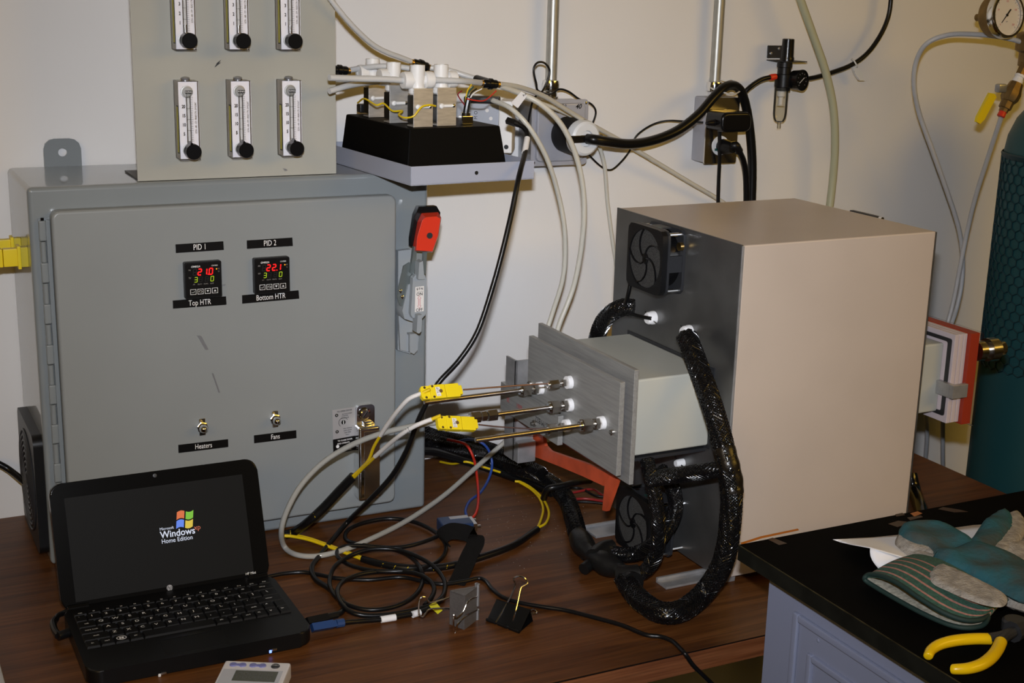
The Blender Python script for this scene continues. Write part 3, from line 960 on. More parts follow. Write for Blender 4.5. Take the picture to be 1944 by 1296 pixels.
for q, w_ in ((bv, mv), (mv, tv)):
    for k in range(4):
        m.bm.faces.new((q[k], q[(k + 1) % 4], w_[(k + 1) % 4], w_[k]))
bmesh.ops.bevel(m.bm, geom=[e for e in m.bm.edges if not all(v in bv for v in e.verts)], offset=0.0022, segments=2, profile=0.5, affect='EDGES')
m.build('box_shell', 'box_crinkle', V)

def valve(u, v, arms):
    p = at(u, v, 'z', ZB + 0.0004)
    def L(a, b, c):
        return p + ex * a + ey * b + Z * c
    r3 = rot4
    br = MB().box(L(0, 0.0010, 0.0250), (0.0285, 0.0018, 0.0500), 0.0004, rot=r3).box(L(0, 0.010, 0.0012), (0.0285, 0.018, 0.0018), 0.0003, rot=r3)
    br = br.build('solenoid_valve', 'bracket_alu', V)
    MB().box(L(0.0005, 0.0155, 0.0220), (0.0225, 0.022, 0.036), 0.0015, rot=r3).build('coil', 'black_plastic', br)
    c = L(-0.0015, 0.0150, 0)
    t = MB().lathe(c + Z * 0.0410, Z, [(0, 0.0100), (0.002, 0.0118), (0.0085, 0.0118), (0.0095, 0.0095), (0.016, 0.0088), (0.0205, 0.0098), (0.0385, 0.0098), (0.0385, 0.0062), (0.032, 0.006)], 24)
    for sg in arms:
        t.lathe(c + Z * 0.0600, ex * sg, [(0, 0.007), (0.010, 0.007), (0.0105, 0.0112), (0.0175, 0.0116), (0.0215, 0.0108), (0.0218, 0.005)], 20)
    t.build('tee_fitting', 'white_plastic', br)
    MB().box(L(0.0015, -0.0012, 0.0265), (0.0185, 0.0022, 0.0036), 0.0010, rot=r3).sph(L(-0.0085, -0.0016, 0.0265), 0.0034, 10, (1, 0.5, 1)).build('clip', 'white_plastic', br)
    MB().sph(L(0.0095, -0.0012, 0.0265), 0.0026, 10, (1, 0.7, 1)).build('clip_screw', 'chrome', br)
    return c
VC1 = valve(803.5, 241, (-1, 1))
VC2 = valve(848, 238.5, (1,))
VC3 = valve(758, 233, (-1,))
VC4 = valve(718, 222, (-1,))
# multi-pin connector on the box top and its wires
jp = at(884, 236, 'z', ZB + 0.0003)
cn = MB().box(jp + Z * 0.006, (0.017, 0.012, 0.012), 0.0012, rot=rot4).lathe(jp + Z * 0.012, Z, [(0, 0.0066), (0.004, 0.0066)], 16).build('panel_connector', 'chrome', V)
MB().tube([jp + Z * 0.014, jp + Z * 0.022 + X * 0.001, jp + Z * 0.036 + X * 0.004], 0.0040, 10).build('heat_shrink', 'black_rubber', cn)
wires = [('maroon_wire', (877, 172)), ('yellow_wire', (895, 160)), ('green_wire', (899, 164)), ('print_white', (915, 168)), ('label_black', (905, 168))]
for k, (mm, e) in enumerate(wires):
    a = jp + Z * 0.026 + X * (-0.002 + 0.001 * k)
    b = at(*e, 'y', jp.y + 0.004)
    mid = (a + b) / 2 + X * (-0.008 if k == 0 else -0.002) + Z * 0.004
    MB().tube([a, mid, b], 0.0009, 6).build('wire', mm, cn)
MB().tube([at(886, 187, 'y', jp.y - 0.008), at(900, 190, 'y', jp.y - 0.01), at(917, 191, 'y', jp.y - 0.01), at(928, 185, 'y', jp.y - 0.005), at(942, 172, 'y', jp.y)], 0.0009, 6).build('wire', 'red_wire', cn)
# yellow jumper along the valves
yj = VC1.y - 0.018
tag(MB().tube([at(679, 195, 'y', -0.14), at(692, 187, 'y', -0.17), at(714, 199, 'y', -0.20), at(728, 196, 'y', -0.205), at(745, 210, 'y', -0.225), at(764, 210, 'y', -0.24), at(757, 217, 'y', -0.25), at(768, 223, 'y', -0.265), at(785, 220, 'y', yj - 0.008), at(800, 203, 'y', yj - 0.008), at(815, 199, 'y', yj - 0.008), at(827, 201, 'y', yj - 0.004)], 0.00125, 8).build('yellow_jumper_wire', 'yellow_wire', V), 'thin yellow wire')
MB().box(at(690, 205, 'y', -0.08), (0.016, 0.016, 0.012), 0.002).build('spade_terminal', 'black_plastic', V)

# ------------------------------------------------------------------ USB data logger behind the valve box
q0 = at(957, 291, 'z', 0.4992)
da = math.radians(-32)
D = thing('data_logger', 'grey and white data logger box standing in the tray behind the valve box', 'data logger', q0, da, local=True)
MB().bx(-0.085, -0.009, 0.004, 0.040, 0.004, 0.0740, 0.002).build('logger_body', 'daq_grey', D)
MB().bx(-0.010, 0.012, 0.0, 0.046, 0.0, 0.0795, 0.003).build('end_cap', 'white_plastic', D)
MB().bx(-0.100, -0.084, 0.004, 0.046, 0.0, 0.0700, 0.003).build('end_cap', 'cream_plastic', D)
MB().bx(-0.065, -0.011, 0.010, 0.036, 0.0740, 0.0835, 0.002).build('terminal_block', 'black_plastic', D)
t = MB()
for k, ch in enumerate('OMEGA'):
    t.text(ch, 0.0075, (-0.045, 0.0036, 0.060 - k * 0.0075), (0, 0, 1), (-1, 0, 0), 0.9)
t.build('lettering', 'print_black', D)
m = MB()
for x_, z_ in ((-0.068, 0.028), (-0.022, 0.052), (-0.060, 0.060), (-0.028, 0.064)):
    m.cyl((x_, 0.0042, z_), (x_, 0.0035, z_), 0.0028, n=12)
m.build('vent_hole', 'label_white', D)
MB().cyl((0.0121, 0.020, 0.046), (0.0124, 0.020, 0.046), 0.002, n=12).cyl((0.003, -0.0003, 0.010), (0.003, 0.0004, 0.010), 0.0035, n=14).build('screw', 'print_black', D)

# ------------------------------------------------------------------ pneumatic tubes at the valves
TG = 'pneumatic tubes at the valves'
def ptube(pl, label, r=0.0032, m='tube_grey', group=TG, name='pneumatic_tube', per=8):
    return cable(name, path(pl), r, m, label, 'tube', group, per=per)
yv = VC1.y
ptube([(625, 147, 'y', yv - 0.02), (680, 149, 'y', yv - 0.01), (730, 150, 'y', yv - 0.005), VC1 - ex * 0.021 + Z * 0.060], 'straight grey tube running level from the panel into the first valve', 0.0042)
ptube([(625, 173, 'y', yv + 0.02), (660, 163, 'y', yv + 0.03), (700, 156, 'y', yv + 0.05), (740, 152, 'y', yv + 0.06), VC3 - ex * 0.021 + Z * 0.060], 'arched grey tube below the level one, rising from behind the panel', 0.0040)
ptube([(625, 163, 'y', -0.10), (665, 150, 'y', -0.09), (700, 143, 'y', -0.08), VC4 - ex * 0.021 + Z * 0.060], 'half hidden grey tube furthest back behind the valves', 0.0036)
ptube([(666, 132.5, 'y', -0.10), (690, 128.5, 'y', -0.115), (720, 125.5, 'y', -0.13), (750, 126, 'y', -0.14), (778, 129.5, 'y', -0.15)], 'pale tube between the two black fittings above the valves', 0.0040)
ptube([(600, -40, 'y', -0.20), (640, 15, 'y', -0.20), (680, 60, 'y', -0.19), (720, 92, 'y', -0.175), (780, 116, 'y', -0.155)], 'pale tube coming down from the upper left to a black fitting', 0.0036)
ptube([(814, 128, 'y', -0.15), (850, 133, 'y', -0.16), (880, 142, 'y', -0.17), (905, 150, 'y', -0.18)], 'short pale tube sloping from the middle fitting to the right one', 0.0040)
ptube([VC1 + ex * 0.021 + Z * 0.060, (865, 153, 'y', yv), (890, 154.5, 'y', yv + 0.01), (913, 157, 'y', yv + 0.03)], 'grey tube leaving the first valve to the right', 0.0042)
def yfit(name, label, a, b, c=None, r=0.0062):
    t = thing(name, label, 'pipe fitting', a, 0, 'black push fittings')
    d = (b - a).normalized()
    MB().lathe(a, d, [(0, r * 0.8), (0.002, r), ((b - a).length * 0.35, r), ((b - a).length * 0.4, r * 1.25), ((b - a).length * 0.62, r * 1.25), ((b - a).length * 0.68, r), ((b - a).length - 0.002, r), ((b - a).length, r * 0.8)], 16).build('fitting_body', 'black_satin', t)
    MB().lathe(a - d * 0.0035, d, [(0, r * 0.74), (0.0036, r * 0.78)], 16).build('brass_collar', 'brass', t)
    MB().lathe(b, d, [(0, r * 0.78), (0.0035, r * 0.74)], 16).build('brass_collar', 'brass', t)
    if c is not None:
        mid = a + (b - a) * 0.65
        dc = (c - mid).normalized()
        MB().lathe(mid, dc, [(0, r), ((c - mid).length - 0.001, r), ((c - mid).length, r * 0.8)], 16).build('branch', 'black_satin', t)
        MB().lathe(c, dc, [(0, r * 0.78), (0.0035, r * 0.74)], 16).build('brass_collar', 'brass', t)
yfit('push_fitting', 'black push fitting half hidden behind the flow meter panel edge', at(628, 132, 'y', -0.10), at(660, 134, 'y', -0.10), at(636, 142, 'y', -0.10))
yfit('push_fitting', 'black push fitting above the first white valve', at(784, 119, 'y', -0.155), at(812, 127, 'y', -0.15), at(781, 130, 'y', -0.15))
yfit('push_fitting', 'black push fitting at the right end of the valves, tubes leaving to the right', at(917, 158, 'y', yv + 0.03), at(944, 160, 'y', yv + 0.03), at(904, 150, 'y', -0.18))

HG = 'translucent hoses running to the furnace'
ptube([(948, 159, 'y', yv + 0.03), (985, 165, 'y', -0.19), (1030, 181, 'y', -0.15), (1075, 208, 'y', -0.12), (1120, 235, 'y', -0.09), (1180, 268, 'y', -0.06), (1250, 310, 'y', -0.04), (1310, 346, 'y', -0.03), (1375, 385, 'y', -0.02), (1420, 420, 'y', -0.02)], 'translucent hose sloping across the wall to behind the furnace top', 0.0036, 'tube_beige', HG, 'air_hose')
ptube([(950, 163, 'y', yv + 0.035), (990, 178, 'y', -0.20), (1030, 200, 'y', -0.21), (1068, 240, 'y', -0.21), (1095, 300, 'y', -0.20), (1108, 370, 'y', -0.19), (1106, 450, 'y', -0.18), (1090, 540, 'y', -0.17), (1062, 615, 'y', -0.17), (1050, 660, 'y', -0.17)], 'translucent hose bowing past the big plug and down to the end plate', 0.0040, 'tube_beige', HG, 'air_hose')
ptube([(935, 190, 'y', -0.16), (970, 206, 'y', -0.20), (1005, 242, 'y', -0.22), (1038, 300, 'y', -0.21), (1060, 370, 'y', -0.19), (1072, 440, 'y', -0.18), (1070, 520, 'y', -0.17), (1050, 590, 'y', -0.16), (1030, 650, 'y', -0.16)], 'translucent hose hanging just right of the tray corner', 0.0036, 'tube_beige', HG, 'air_hose')
ptube([(1010, 190, 'y', -0.10), (1060, 208, 'y', -0.085), (1105, 232, 'y', -0.07), (1130, 262, 'y', -0.06), (1147, 310, 'y', -0.05), (1153, 380, 'y', -0.04), (1162, 450, 'y', -0.035), (1172, 520, 'y', -0.03), (1180, 600, 'y', -0.03)], 'thin translucent hose dropping behind the left edge of the furnace', 0.0032, 'tube_beige', HG, 'air_hose')
# paper flag on a tube
fl = at(985, 195, 'y', -0.205)
m = MB()
pts = [at(976, 200, 'y', -0.215), at(993, 183, 'y', -0.212), at(1000, 178, 'y', -0.205), at(1004, 190, 'y', -0.205), at(986, 205, 'y', -0.214)]
m.prism([at(970, 195, 'y', -0.213), at(990, 173, 'y', -0.207), at(1001, 181, 'y', -0.207), at(983, 205, 'y', -0.213)], (0, 0.0004, 0))
f_ = tag(m.build('tube_flag', 'paper_white', None), 'white paper flag with a number folded round a translucent hose by the tray', 'label tag')
MB().text('2', 0.008, at(995.5, 179.5, 'y', -0.2086), Vector((0.5, 0, -0.8)), Vector((0.8, 0, 0.5))).build('lettering', 'print_black', f_)

# ================================================================== WALL: conduits, boxes, plugs
def conduit(px_top, px_bot, label):
    b = at(*px_bot, 'y', -0.024)
    t = thing('steel_conduit', label, 'conduit', (b.x, -0.024, b.z), 0, 'conduits above the wall boxes')
    r = 0.0091
    MB().cyl((b.x, -0.024, b.z + 0.02), (b.x, -0.024, 1.0), r, n=24).build('pipe', 'galvanised', t)
    MB().lathe((b.x, -0.024, b.z), Z, [(0, 0.0125), (0.003, 0.0125), (0.0035, 0.0105), (0.011, 0.0105), (0.013, 0.0138), (0.021, 0.0142), (0.0275, 0.0130), (0.029, 0.0095)], 24).build('compression_fitting', 'chrome', t)
    return t
conduit((1053, 0), (1045, 186), 'galvanised conduit with compression fitting above the square box with the big plug')
conduit((1367, 0), (1355, 187), 'galvanised conduit with compression fitting above the narrow outlet box')

E1 = thing('square_junction_box', 'square grey wall box with pen writing and a big round plug', 'electrical box', (0.812, -0.02, 0.477))
MB().bx(0.766, 0.860, -0.050, -0.0005, 0.480, 0.576, 0.002).build('box_body', 'grey_steel', E1)
MB().prism([(x, -0.0500, z) for x, z in rrect(0.763, 0.862, 0.477, 0.579, 0.006)], (0, -0.0022, 0)).build('cover_flange', 'box_grey', E1)
m = MB()
m.prism([(x, -0.0520, z) for x, z in rrect(0.770, 0.855, 0.484, 0.5735, 0.008)], (0, -0.0062, 0))
bmesh.ops.bevel(m.bm, geom=[e for e in m.bm.edges if all(v.co.y < -0.058 for v in e.verts)], offset=0.003, segments=2, profile=0.5, affect='EDGES')
m.build('raised_cover', 'box_grey', E1)
for x_, z_ in ((0.768, 0.4825), (0.8575, 0.5735), (0.800, 0.561), (0.800, 0.4935)):
    MB().sph((x_, -0.0565 if 0.77 < x_ < 0.85 else -0.0525, z_), 0.0026, 10, (1, 0.5, 1)).build('cover_screw', 'chrome', E1)
t = MB()
t.text('15-20', 0.0090, at(1063, 201, 'y', -0.0587), at(1100, 203, 'y', -0.0587) - at(1060, 199, 'y', -0.0587), Z, shear=0.3)
t.text('AL 23', 0.0090, at(1062, 211, 'y', -0.0587), X, Z, shear=0.3)
t.text('40', 0.0105, at(1098, 202, 'y', -0.0587), X, Z, shear=0.3, thick=0.02)
t.build('pen_writing', 'print_black', E1)

pc = at(1068, 254, 'y', -0.059)
pc = Vector((pc.x + 0.004, -0.0585, pc.z))
PL = thing('twist_lock_plug', 'big black round plug with a white cord end in the square wall box', 'plug', pc)
pd = Vector((0.10, -1, -0.02)).normalized()
MB().lathe(pc, pd, [(0, 0.0255), (0.004, 0.0275), (0.012, 0.0280), (0.040, 0.0285), (0.044, 0.0280), (0.044, 0.020)], 40).build('plug_body', 'black_matte', PL)
pe = pc + pd * 0.0435
MB().lathe(pe, pd, [(0, 0.0275), (0.009, 0.0275), (0.014, 0.0260), (0.0165, 0.0225), (0.0165, 0.0125), (0.013, 0.0115)], 40).build('cord_grip', 'white_rubber', PL)
MB().box(pe + pd * 0.0165, (0.056, 0.005, 0.011), 0.001, rot=Matrix.Rotation(math.radians(6), 3, 'Z')).build('grip_band', 'black_satin', PL)
ca = pe + pd * 0.017
PCD = cable('power_cable', [ca, ca + pd * 0.010 + X * 0.006] + path([(1150, 268, 'y', -0.128), (1195, 273, 'y', -0.115), (1240, 266, 'y', -0.10), (1285, 248, 'y', -0.09), (1325, 218, 'y', -0.085), (1355, 184, 'y', -0.080), (1378, 164, 'y', -0.072), (1396, 163, 'y', -0.06), (1409, 178, 'y', -0.05), (1418, 210, 'y', -0.045), (1425, 260, 'y', -0.042), (1428, 320, 'y', -0.04), (1426, 400, 'y', -0.04), (1424, 460, 'y', -0.04)]), 0.0078, 'black_rubber', 'thick black power cord swooping from the big plug to the narrow outlet box', n=14)
tag(MB().tube(path([(1376, 176, 'y', -0.085), (1388, 178, 'y', -0.078), (1400, 176, 'y', -0.066), (1408, 167, 'y', -0.052), (1402, 158, 'y', -0.045), (1388, 150, 'y', -0.035), (1376, 153, 'y', -0.03), (1352, 146, 'y', -0.012), (1344, 158, 'y', -0.012), (1352, 168, 'y', -0.036), (1366, 172, 'y', -0.06)]), 0.0013, 6, closed=True).build('cable_tie', 'zip_white'), 'white cable tie holding the thick power cord to the right conduit', 'cable tie')

O = thing('narrow_outlet_box', 'narrow grey steel outlet box on the wall under the right conduit', 'electrical box', (1.125, -0.02, 0.467))
MB().bx(1.094, 1.1575, -0.0385, -0.0005, 0.4695, 0.577, 0.003).build('box_body', 'box_grey', O)
MB().prism([(x, -0.0385, z) for x, z in rrect(1.0935, 1.158, 0.468, 0.5765, 0.003)], (0, -0.003, 0)).build('cover_plate', 'stainless', O)
oc_ = at(1367, 276, 'y', -0.0415)
o = MB().lathe((oc_.x, -0.0412, oc_.z), (0, -1, 0), [(0, 0.0165), (0.0016, 0.0162), (0.002, 0.0145)], 28).build('receptacle', 'white_rubber', O)
oc2 = at(1380, 226, 'y', -0.0415)
MB().lathe((oc2.x - 0.004, -0.0412, oc2.z), (0, -1, 0), [(0, 0.0165), (0.0016, 0.0162)], 28).build('receptacle', 'white_rubber', O)

a0 = at(1337, 231, 'y', -0.055)
AD = thing('power_adapter', 'black wall adapter plugged in the upper socket of the narrow box', 'adapter', (oc2.x, -0.05, oc2.z))
c = at(1388, 230, 'y', -0.075)
m = MB()
m.prism([(c.x + x, -0.092, c.z + z) for x, z in rrect(-0.030, 0.030, -0.0165, 0.0165, 0.012)], (0, 0.046, 0))
bmesh.ops.bevel(m.bm, geom=[e for e in m.bm.edges if all(v.co.y < -0.09 for v in e.verts)], offset=0.005, segments=3, profile=0.5, affect='EDGES')
m.build('adapter_body', 'black_satin', AD)
MB().lathe((c.x - 0.03, -0.07, c.z - 0.002), (-1, 0, -0.03), [(0, 0.0060), (0.012, 0.0042), (0.016, 0.002)], 12).build('strain_relief', 'black_rubber', AD)
GP = thing('grounded_plug', 'black grounded plug in the lower socket of the narrow box', 'plug', (oc_.x, -0.05, oc_.z))
m = MB().lathe((oc_.x + 0.002, -0.0433, oc_.z - 0.001), (0.12, -1, 0), [(0, 0.0125), (0.006, 0.0130), (0.018, 0.0110), (0.028, 0.0085)], 16)
m.tube([(oc_.x + 0.004, -0.066, oc_.z), at(1396, 276, 'y', -0.072), at(1403, 287, 'y', -0.07)], 0.0072, 12)
m.build('plug_body', 'black_plastic', GP)
MB().box((oc_.x - 0.010, -0.0455, oc_.z - 0.006), (0.005, 0.003, 0.004), 0.0006).build('green_mark', 'green_wire', GP)
cable('appliance_cord', path([(1402, 284, 'y', -0.07), (1411, 305, 'y', -0.062), (1416, 335, 'y', -0.055), (1417, 390, 'y', -0.05), (1416, 450, 'y', -0.05)]), 0.0052, 'black_rubber', 'black cord falling from the grounded plug behind the furnace')
cable('straight_cord', path([(1366, 240, 'y', -0.055), (1366, 300, 'y', -0.05), (1364, 350, 'y', -0.045), (1362, 440, 'y', -0.04)]), 0.0032, 'black_rubber', 'thin straight black cord below the narrow outlet box')
cable('adapter_lead', path([(1335, 232, 'y', -0.07), (1300, 230, 'y', -0.05), (1265, 229, 'y', -0.03), (1235, 238, 'y', -0.02), (1208, 258, 'y', -0.015), (1196, 285, 'y', -0.012), (1178, 308, 'y', -0.012), (1160, 322, 'y', -0.012), (1143, 317, 'y', -0.012), (1122, 298, 'y', -0.016), (1108, 280, 'y', -0.03)]), 0.0016, 'black_rubber', 'thin black lead dipping in a loop between the two wall boxes')
cable('looped_lead', path([(1000, 245, 'y', -0.10), (1012, 190, 'y', -0.11), (1030, 172, 'y', -0.10), (1040, 150, 'y', -0.10), (1043, 132, 'y', -0.10), (1033, 119, 'y', -0.10), (1020, 119, 'y', -0.10), (1013, 132, 'y', -0.10), (1018, 158, 'y', -0.10), (1022, 172, 'y', -0.095), (1045, 178, 'y', -0.07), (1062, 169, 'y', -0.06), (1080, 174, 'y', -0.05), (1100, 188, 'y', -0.04), (1122, 197, 'y', -0.03), (1131, 212, 'y', -0.02), (1125, 234, 'y', -0.02), (1112, 262, 'y', -0.02)]), 0.0016, 'black_rubber', 'thin black lead tied in an upright loop in front of the left conduit')

# ------------------------------------------------------------------ filter regulator on the wall
fy = -0.045
def wp(u, v, y=fy):
    return at(u, v, 'y', y)
R0 = wp(1481, 178)
FRG = thing('filter_regulator', 'black air filter regulator with clear bowl and small gauge on the wall', 'regulator', (R0.x, -0.04, wp(1470, 240).z))
def vprof(u, spec):
    """lathe about a vertical axis through photo column u; spec: (row, radius)"""
    top = spec[0][0]
    p0 = wp(u, top)
    return p0, [((p0.z - wp(u, v).z), r) for v, r in spec]
p0, pr_ = vprof(1497, [(73, 0.008), (74, 0.0100), (107, 0.0108), (110, 0.0120), (116, 0.0120)])
MB().lathe(p0, (0, 0, -1), pr_, 28).build('adjusting_knob', 'black_satin', FRG)
bk = MB()
b0, b1 = wp(1459, 86, -0.004), wp(1486, 110, -0.004)
bk.bx(b0.x, b1.x + 0.008, -0.004, -0.0008, b1.z, b0.z, 0.0008)
bk.bx(b0.x, b1.x + 0.012, -0.056, -0.0008, b1.z - 0.0042, b1.z - 0.0024, 0.0005)
bk.build('bracket', 'grey_dark', FRG)
for u, v in ((1464, 101), (1479, 92)):
    p = wp(u, v, -0.0045)
    MB().sph(p, 0.0028, 10, (1, 0.5, 1)).build('bracket_screw', 'grey_steel', FRG)
p0, pr_ = vprof(1490, [(118, 0.0130), (127, 0.0130), (128, 0.0115), (140, 0.0115), (141, 0.0150), (164, 0.0150), (165, 0.0128), (172, 0.0120)])
MB().lathe(p0, (0, 0, -1), pr_, 24).build('regulator_body', 'black_plastic', FRG)
p0, pr_ = vprof(1484, [(166, 0.0120), (215, 0.0118), (224, 0.0105), (230, 0.0075), (232, 0.0030), (233, 0.0030), (243, 0.0030)])
pb = p0.copy()
MB().lathe(p0, (0, 0, -1), pr_, 28, cap0=False).build('clear_bowl', 'bowl_clear', FRG)
MB().lathe(pb, (0, 0, -1), [(0, 0.0070), (0.014, 0.0070), (0.016, 0.0042), (0.028, 0.0042), (0.030, 0.0070), (0.0305, 0.003)], 16).build('filter_element', 'label_white', FRG)
gc = wp(1520, 152, -0.066)
gd = Vector((0.28, -1, 0.04)).normalized()
MB().lathe(gc - gd * 0.016, gd, [(0, 0.009), (0.002, 0.0160), (0.014, 0.0168), (0.018, 0.0176), (0.020, 0.0176), (0.020, 0.0156), (0.0185, 0.0154), (0.0185, 0.001)], 30).build('gauge', 'black_satin', FRG)
gx = gd.cross(Z).normalized() * -1
gx = Vector((0, 0, 1)).cross(gd).normalized() * -1
if gx.dot(RIGHT) < 0: gx = -gx
gu = gx.cross(gd) if gx.cross(gd).z > 0 else gd.cross(gx)
gf = gc + gd * 0.0030
m = MB()
m.tube([gf - gx * 0.0065 - gu * 0.0045, gf + gx * 0.0062 + gu * 0.0040], 0.0005, 5, smooth=False)
m.build('gauge_needle', 'print_white', FRG)
m = MB()
for k in range(9):
    a = math.radians(225 - k * 33.75)
    d_ = gx * math.cos(a) + gu * math.sin(a)
    m.tube([gf + d_ * 0.0105, gf + d_ * 0.0122], 0.0004, 4, smooth=False)
m.build('gauge_marks', 'print_dim', FRG)
pi_ = wp(1467, 145)
MB().lathe(pi_ + X * 0.006, (-1, 0, -0.15), [(0, 0.0050), (0.008, 0.0058), (0.012, 0.0050)], 14).build('push_collar', 'red_grip', FRG)
cable('air_line', path([(1463, 146, 'y', fy), (1445, 151, 'y', -0.045), (1425, 164, 'y', -0.045), (1408, 182, 'y', -0.04), (1395, 205, 'y', -0.03), (1385, 240, 'y', -0.022)]), 0.0040, 'black_rubber', 'black air line from the regulator to behind the right outlet box')
cable('air_line', path([(1505, 152, 'y', -0.04), (1545, 147, 'y', -0.035), (1580, 137, 'y', -0.03), (1618, 122, 'y', -0.028), (1648, 99, 'y', -0.028), (1672, 65, 'y', -0.03), (1686, 32, 'y', -0.03), (1691, 0, 'y', -0.03), (1692, -40, 'y', -0.03)]), 0.0040, 'black_rubber', 'black air line curving up the wall to the right of the regulator')
tag(MB().tube(path([(1617, 112, 'y', -0.022), (1622, 116, 'y', -0.036), (1627, 126, 'y', -0.036), (1622, 124, 'y', -0.022)]), 0.0014, 6, closed=True).prism(path([(1619, 126, 'y', -0.03), (1625, 125, 'y', -0.03), (1637, 138, 'y', -0.03), (1641, 153, 'y', -0.03), (1633, 153, 'y', -0.03), (1624, 140, 'y', -0.03)]), (0, 0.006, 0)).build('cable_tie', 'zip_white'), 'white cable tie mount on the curving black air line', 'cable tie')
cable('olive_hose', path([(1505, -50, 'y', -0.06), (1520, 0, 'y', -0.06), (1543, 65, 'y', -0.06), (1567, 135, 'y', -0.06), (1582, 205, 'y', -0.058), (1585, 280, 'y', -0.055), (1580, 350, 'y', -0.05), (1570, 430, 'y', -0.05)]), 0.0068, 'olive_hose', 'wide olive hose hanging down the wall behind the furnace', 'hose', n=14)

# ------------------------------------------------------------------ gas cylinder, gauge and ball valve
RC = 0.115
e0 = at(1868, 600, 'y', -0.17)
dh = Vector((ray(1868, 600).x, ray(1868, 600).y, 0)).normalized()
cc = Vector((e0.x, e0.y, 0)) + Vector((dh.y, -dh.x, 0)) * RC
zs = at(1897, 288, 'y', -0.17).z
G = thing('gas_cylinder', 'tall teal gas cylinder in a protective net at the right of the table', 'gas cylinder', (cc.x, cc.y, -0.75))
MB().lathe((cc.x, cc.y, -0.75), Z, [(0, RC - 0.01), (0.015, RC), (0.75 + zs - 0.005, RC), (0.75 + zs + 0.03, RC * 0.96), (0.75 + zs + 0.06, RC * 0.86), (0.75 + zs + 0.088, RC * 0.68), (0.75 + zs + 0.11, RC * 0.45), (0.75 + zs + 0.12, RC * 0.3), (0.75 + zs + 0.15, RC * 0.28)], 64).build('cylinder_shell', 'teal_paint', G)
# net of hexagonal strands round the upper part
m = MB()
nc, hh = 38, 0.0205
rn = RC + 0.0012
def cylp(a, z):
    return (cc.x + rn * math.cos(a), cc.y + rn * math.sin(a), z)
zt_ = zs - 0.002
rows = 24
da_ = 2 * PI / nc
def strand(p, q, w=0.0012):
    m.tube([p, q], w, 4, smooth=False)
for r_ in range(rows):
    zc_ = zt_ - 0.006 - r_ * hh * 0.76
    for k in range(nc):
        a = (k + 0.5 * (r_ % 2)) * da_
        if math.cos(a - math.atan2(CAM.y - cc.y, CAM.x - cc.x)) < -0.1:
            continue
        # upright strand, then two slanting ones to the row below
        strand(cylp(a, zc_ + hh * 0.28), cylp(a, zc_ - hh * 0.22))
        strand(cylp(a, zc_ - hh * 0.22), cylp(a - da_ / 2, zc_ - hh * 0.48))
        strand(cylp(a, zc_ - hh * 0.22), cylp(a + da_ / 2, zc_ - hh * 0.48))
tag(m.build('protective_net', 'teal_net', G, recalc=False), kind='stuff')
MB().lathe((cc.x, cc.y, zt_ - 0.006), Z, [(0, RC + 0.0006), (0.003, RC + 0.002), (0.008, RC + 0.0035), (0.011, RC + 0.0015)], 64, False, False).build('net_rim', 'teal_net', G)
ang0 = math.atan2(CAM.y - cc.y, CAM.x - cc.x)
lab = MB()
def domep(a, h):
    r = RC * (0.962 - 0.28 * (h / 0.088) ** 1.7) + 0.0012
    return (cc.x + r * math.cos(a), cc.y + r * math.sin(a), zs + h)
g_ = [[lab.bm.verts.new(domep(ang0 - 1.25 + 0.45 * i / 8, 0.030 + 0.050 * j / 6)) for j in range(7)] for i in range(9)]
for i in range(8):
    for j in range(6):
        lab.bm.faces.new((g_[i][j], g_[i + 1][j], g_[i + 1][j + 1], g_[i][j + 1]))
lab.build('shoulder_label', 'label_white', G)

gy = -0.26
GV = thing('pressure_gauge', 'white faced pressure gauge in a steel case at the top right', 'gauge', at(1906, 60, 'y', gy))
gc = at(1914, 28, 'y', gy - 0.01)
gd = Vector((-0.02, -1, -0.16)).normalized()
gd = Vector((0.06, -1, 0.10)).normalized()
gr_ = 0.0345
MB().lathe(gc - gd * 0.034, gd, [(0, gr_ * 0.90), (0.004, gr_ * 0.97), (0.024, gr_)], 44).build('gauge_case', 'old_brass', GV)
MB().lathe(gc - gd * 0.012, gd, [(0, gr_ * 1.0), (0.001, gr_ * 1.09), (0.010, gr_ * 1.09), (0.014, gr_ * 1.04), (0.014, gr_ * 0.93), (0.010, gr_ * 0.92)], 44, True, False).build('bezel', 'chrome', GV)
MB().lathe(gc - gd * 0.0032, gd, [(0, gr_ * 0.925), (0.0004, gr_ * 0.925)], 44).build('dial', 'gauge_face', GV)
gx = gd.cross(Z) * -1
if gx.dot(RIGHT) < 0: gx = -gx
gx.normalize()
gu = gx.cross(gd)
if gu.z < 0: gu = -gu
gf = gc - gd * 0.0022
nd = (gx * -0.68 - gu * 0.72).normalized()
m = MB().tube([gf - nd * 0.012, gf - nd * 0.004, gf, gf + nd * 0.017], lambda t: 0.0013 * (1 - 0.75 * max(0, t - 0.3)), 6, smooth=False).cyl(gf, gf + gd * 0.001, 0.0024, n=14)
m.build('needle', 'print_black', GV)
m, m2 = MB(), MB()
for k in range(25):
    a = math.radians(225 - k * 270 / 24)
    d_ = gx * math.cos(a) + gu * math.sin(a)
    r0 = gr_ * (0.74 if k % 4 == 0 else 0.79)
    (m2 if k % 2 else m).tube([gf + d_ * r0, gf + d_ * gr_ * 0.84], 0.00025, 4, smooth=False)
for k, s_ in enumerate(('0', '50', '100', '150', '200')):
    a = math.radians(225 - k * 67.5)
    d_ = gx * math.cos(a) + gu * math.sin(a)
    m2.text(s_, 0.0042, gf + d_ * gr_ * 0.62, gx, gu)
m2.build('red_scale', 'print_red', GV)
m.text('psi', 0.0036, gf - gu * 0.010, gx, gu)
m.build('dial_scale', 'print_black', GV)
